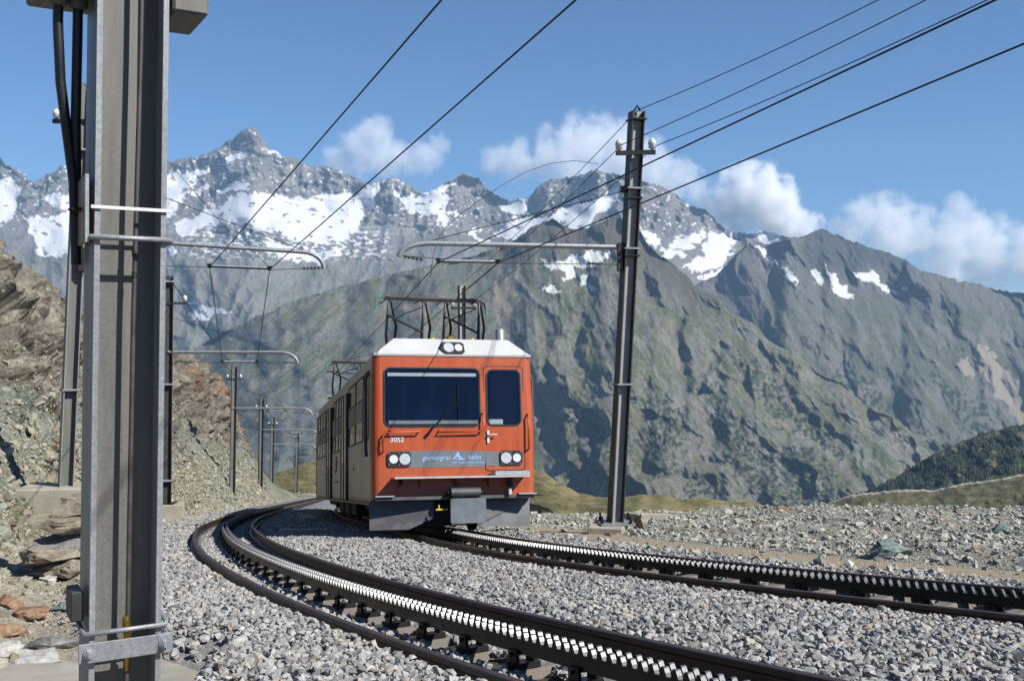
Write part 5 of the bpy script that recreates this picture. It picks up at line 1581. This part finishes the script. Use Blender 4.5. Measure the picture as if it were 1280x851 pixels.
            mb.tube([(xb - .2, t0 + .02, z_head - .1), (xb - .1, t0 + .02, z_head - .03), (xb, t0 + .02, z_head - .12)], .013, 6)
            part(mb, "arm_frame", 'steel_black', pr)
        mb = MB()
        for dy in (-.09, .09):
            mb.tube([(x_off - .92, t0 + dy, z_head), (x_off - .25, t0 + dy, z_head - .015), (x_off + .25, t0 + dy, z_head - .02), (x_off + .92, t0 + dy, z_head - .03)], .028, 8)
        part(mb, "contact_strip", 'rodrust', pr)
        mb = MB(); mb.tube([(x_off - .92, t0, z_head), (x_off - 1.03, t0, z_head + .005), (x_off - 1.08, t0, z_head - .05), (x_off - 1.09, t0, z_head - .24)], [.018, .016, .014, .02], 8); part(mb, "horn", 'green', pr)
        mb = MB(); mb.tube([(x_off + .78, t0, z_head - .01), (x_off + .95, t0, z_head - .01), (x_off + 1.05, t0, z_head - .07), (x_off + 1.09, t0, z_head - .2)], [.034, .028, .022, .014], 8); part(mb, "horn", 'steel_black', pr)
        mb = MB(); mb.tube([(x_off + 1.09, t0, z_head - .18), (x_off + 1.09, t0, z_head - .30)], .018, 8); part(mb, "horn_tip", 'green', pr)
        for x in (-.85, -.2, .2, .85):
            mb = MB(); mb.tube([(x_off + x, t0 + .2, 3.27), (x_off + x, t0 + .2, 3.36)], .05, 10); part(mb, "base_insulator", 'dark_ins', pr)
        mb = MB(); mb.box((x_off, t0 + .3, 3.33), (2.0, .06, .05)); mb.box((x_off, t0 - .1, 3.30), (2.0, .06, .05)); part(mb, "base_frame", 'steel_black', pr)
        return pr
    panto(2.6, 4.40, "pantograph", .08)
    panto(12.6, 4.35, "pantograph", -.1)
    # roof fittings
    mb = MB(); mb.tube([(1.02, .9, 3.27), (1.02, .9, 3.55), (1.02, .9, 3.57)], [.085, .075, .05], 14); part(mb, "roof_cylinder", 'galv', roof)
    mb = MB(); mb.tube([(-.62, 1.3, 3.27), (-.62, 1.3, 3.36), (-.62, 1.3, 3.41), (-.62, 1.3, 3.42)], [.10, .10, .07, .02], 14); part(mb, "roof_dome", 'band', roof)
    mb = MB(); mb.bbox((.22, 1.4, 3.40), (.16, .2, .2), .02); part(mb, "valve", 'brass', roof)
    mb = MB(); mb.bbox((.08, 1.5, 3.35), (.2, .3, .16), .03); mb.tube([(-.05, 1.4, 3.3), (-.0, 1.4, 3.42), (.1, 1.4, 3.45)], .02, 6); part(mb, "valve_block", 'steel_black', roof)
    for x in (-.28, .42):
        mb = MB(); mb.tube([(x, .5, 3.275), (x, .5, 3.33)], .035, 8); part(mb, "lifting_eye", 'yellow', roof)
    for t_ in (5.0, 8.0):
        mb = MB(); mb.bbox((0, t_, 3.38), (1.5, 1.6, .22), .03); part(mb, "roof_box", 'galv_web', roof)
    return root
build_train()

# ------------------------------------------------------------------ air and clouds
def haze():
    mb = MB(); mb.box((0, 6800, 800), (34000, 15600, 3800))
    m = bpy.data.materials.new("thin mountain air"); m.use_nodes = True
    nt = m.node_tree; nt.nodes.clear()
    out = nt.nodes.new("ShaderNodeOutputMaterial"); v = nt.nodes.new("ShaderNodeVolumePrincipled")
    v.inputs["Color"].default_value = (.42, .69, 1.0, 1)
    v.inputs["Density"].default_value = HAZE
    v.inputs["Anisotropy"].default_value = 0.0
    nt.links.new(v.outputs[0], out.inputs["Volume"])
    o = mb.build("haze", m)
    tag(o, "thin bluish air between the camera and the far range", "haze", kind="stuff")
HAZE = 2.4e-5
haze()

PXM = 16800 / 1300.0
def cloud(blobs, label, dens=.0055, thr=.22, gain=2.8, amp=1.2, nscale=.045, depth=1.0, seed=0.0):
    """cumulus as a real volume: density from a cluster of soft puffs broken up by noise"""
    b = np.array(blobs, float)
    x0, x1 = (b[:, 0] - b[:, 2]).min(), (b[:, 0] + b[:, 2]).max(); y0, y1 = (b[:, 1] - b[:, 2]).min(), (b[:, 1] + b[:, 2]).max()
    rmax = b[:, 2].max() * depth
    cx, cyy = (x0 + x1) / 2, (y0 + y1) / 2
    c = at(cx, cyy, 16800)
    mb = MB(); mb.box((0, 0, 0), ((x1 - x0) * PXM, 2 * rmax * PXM, (y1 - y0) * PXM))
    m = bpy.data.materials.new("cumulus"); m.use_nodes = True
    nt = m.node_tree; nt.nodes.clear()
    out = nt.nodes.new("ShaderNodeOutputMaterial"); v = nt.nodes.new("ShaderNodeVolumePrincipled")
    v.inputs["Color"].default_value = (.995, .995, .998, 1); v.inputs["Anisotropy"].default_value = -.1
    tc = nt.nodes.new("ShaderNodeTexCoord")
    sc_ = nt.nodes.new("ShaderNodeVectorMath"); sc_.operation = 'SCALE'; sc_.inputs["Scale"].default_value = 1 / PXM
    nt.links.new(tc.outputs["Object"], sc_.inputs[0])
    P = sc_.outputs[0]
    def math_(op, a, bb=None):
        k = nt.nodes.new("ShaderNodeMath"); k.operation = op
        for sck, val in ((k.inputs[0], a), (k.inputs[1], bb)):
            if val is None: continue
            if hasattr(val, "is_output"): nt.links.new(val, sck)
            else: sck.default_value = val
        return k.outputs[0]
    acc = None
    for k, (bx, by, br) in enumerate(blobs):
        d = nt.nodes.new("ShaderNodeVectorMath"); d.operation = 'DISTANCE'
        nt.links.new(P, d.inputs[0]); d.inputs[1].default_value = (bx - cx, (k % 3 - 1) * br * .25, -(by - cyy))
        f = math_('SUBTRACT', 1.0, math_('DIVIDE', d.outputs["Value"], br))
        acc = f if acc is None else math_('MAXIMUM', acc, f)
    n1 = nt.nodes.new("ShaderNodeTexNoise"); n1.inputs["Scale"].default_value = nscale; n1.inputs["Detail"].default_value = 8; n1.inputs["Roughness"].default_value = .62
    off_ = nt.nodes.new("ShaderNodeVectorMath"); off_.operation = 'ADD'; off_.inputs[1].default_value = (seed * 37.1, seed * 11.3, seed * 5.7)
    nt.links.new(P, off_.inputs[0]); nt.links.new(off_.outputs[0], n1.inputs["Vector"])
    nz = math_('MULTIPLY', math_('SUBTRACT', n1.outputs["Fac"], .5), amp * 2)
    tot = math_('MULTIPLY', math_('SUBTRACT', math_('ADD', acc, nz), thr), gain)
    # fades to nothing at the edge of the cluster
    edge = math_('MINIMUM', math_('MAXIMUM', math_('MULTIPLY', acc, 6.0), 0.0), 1.0)
    dn = math_('MULTIPLY', math_('MULTIPLY', math_('MINIMUM', math_('MAXIMUM', tot, 0.0), 1.0), edge), dens)
    nt.links.new(dn, v.inputs["Density"]); nt.links.new(v.outputs[0], out.inputs["Volume"])
    try: m.cycles.volume_step_rate = .5
    except Exception: pass
    o = mb.build("cloud", m)
    o.location = c
    tag(o, label, "cloud", "clouds over the range", kind="stuff")
    return o
cloud([(940, 250, 56), (910, 262, 44), (975, 268, 46), (925, 232, 36), (960, 240, 40), (1005, 285, 32), (900, 285, 34)], "bright cumulus puff above the ridge right of the dark post", seed=1)
cloud([(1075, 270, 36), (1110, 275, 44), (1150, 290, 50), (1195, 262, 26), (1190, 300, 52), (1235, 305, 54), (1110, 300, 44), (1060, 292, 36), (1240, 335, 46), (1290, 320, 60), (1180, 330, 42)], "long bank of cloud lying on the ridge at the right", seed=2, dens=.0026, gain=2.2)
cloud([(690, 195, 46), (730, 190, 58), (770, 185, 56), (650, 203, 40), (800, 205, 52), (845, 225, 42), (720, 220, 46), (620, 203, 30), (870, 235, 30)], "grey white cloud hanging behind the tall right post", seed=3, dens=.002, thr=.22)
cloud([(470, 172, 34), (450, 190, 42), (480, 197, 40), (530, 197, 30), (425, 203, 32), (545, 182, 22), (505, 200, 30)], "small ragged cloud above the snowy range, left of centre", seed=4, dens=.002, thr=.22)
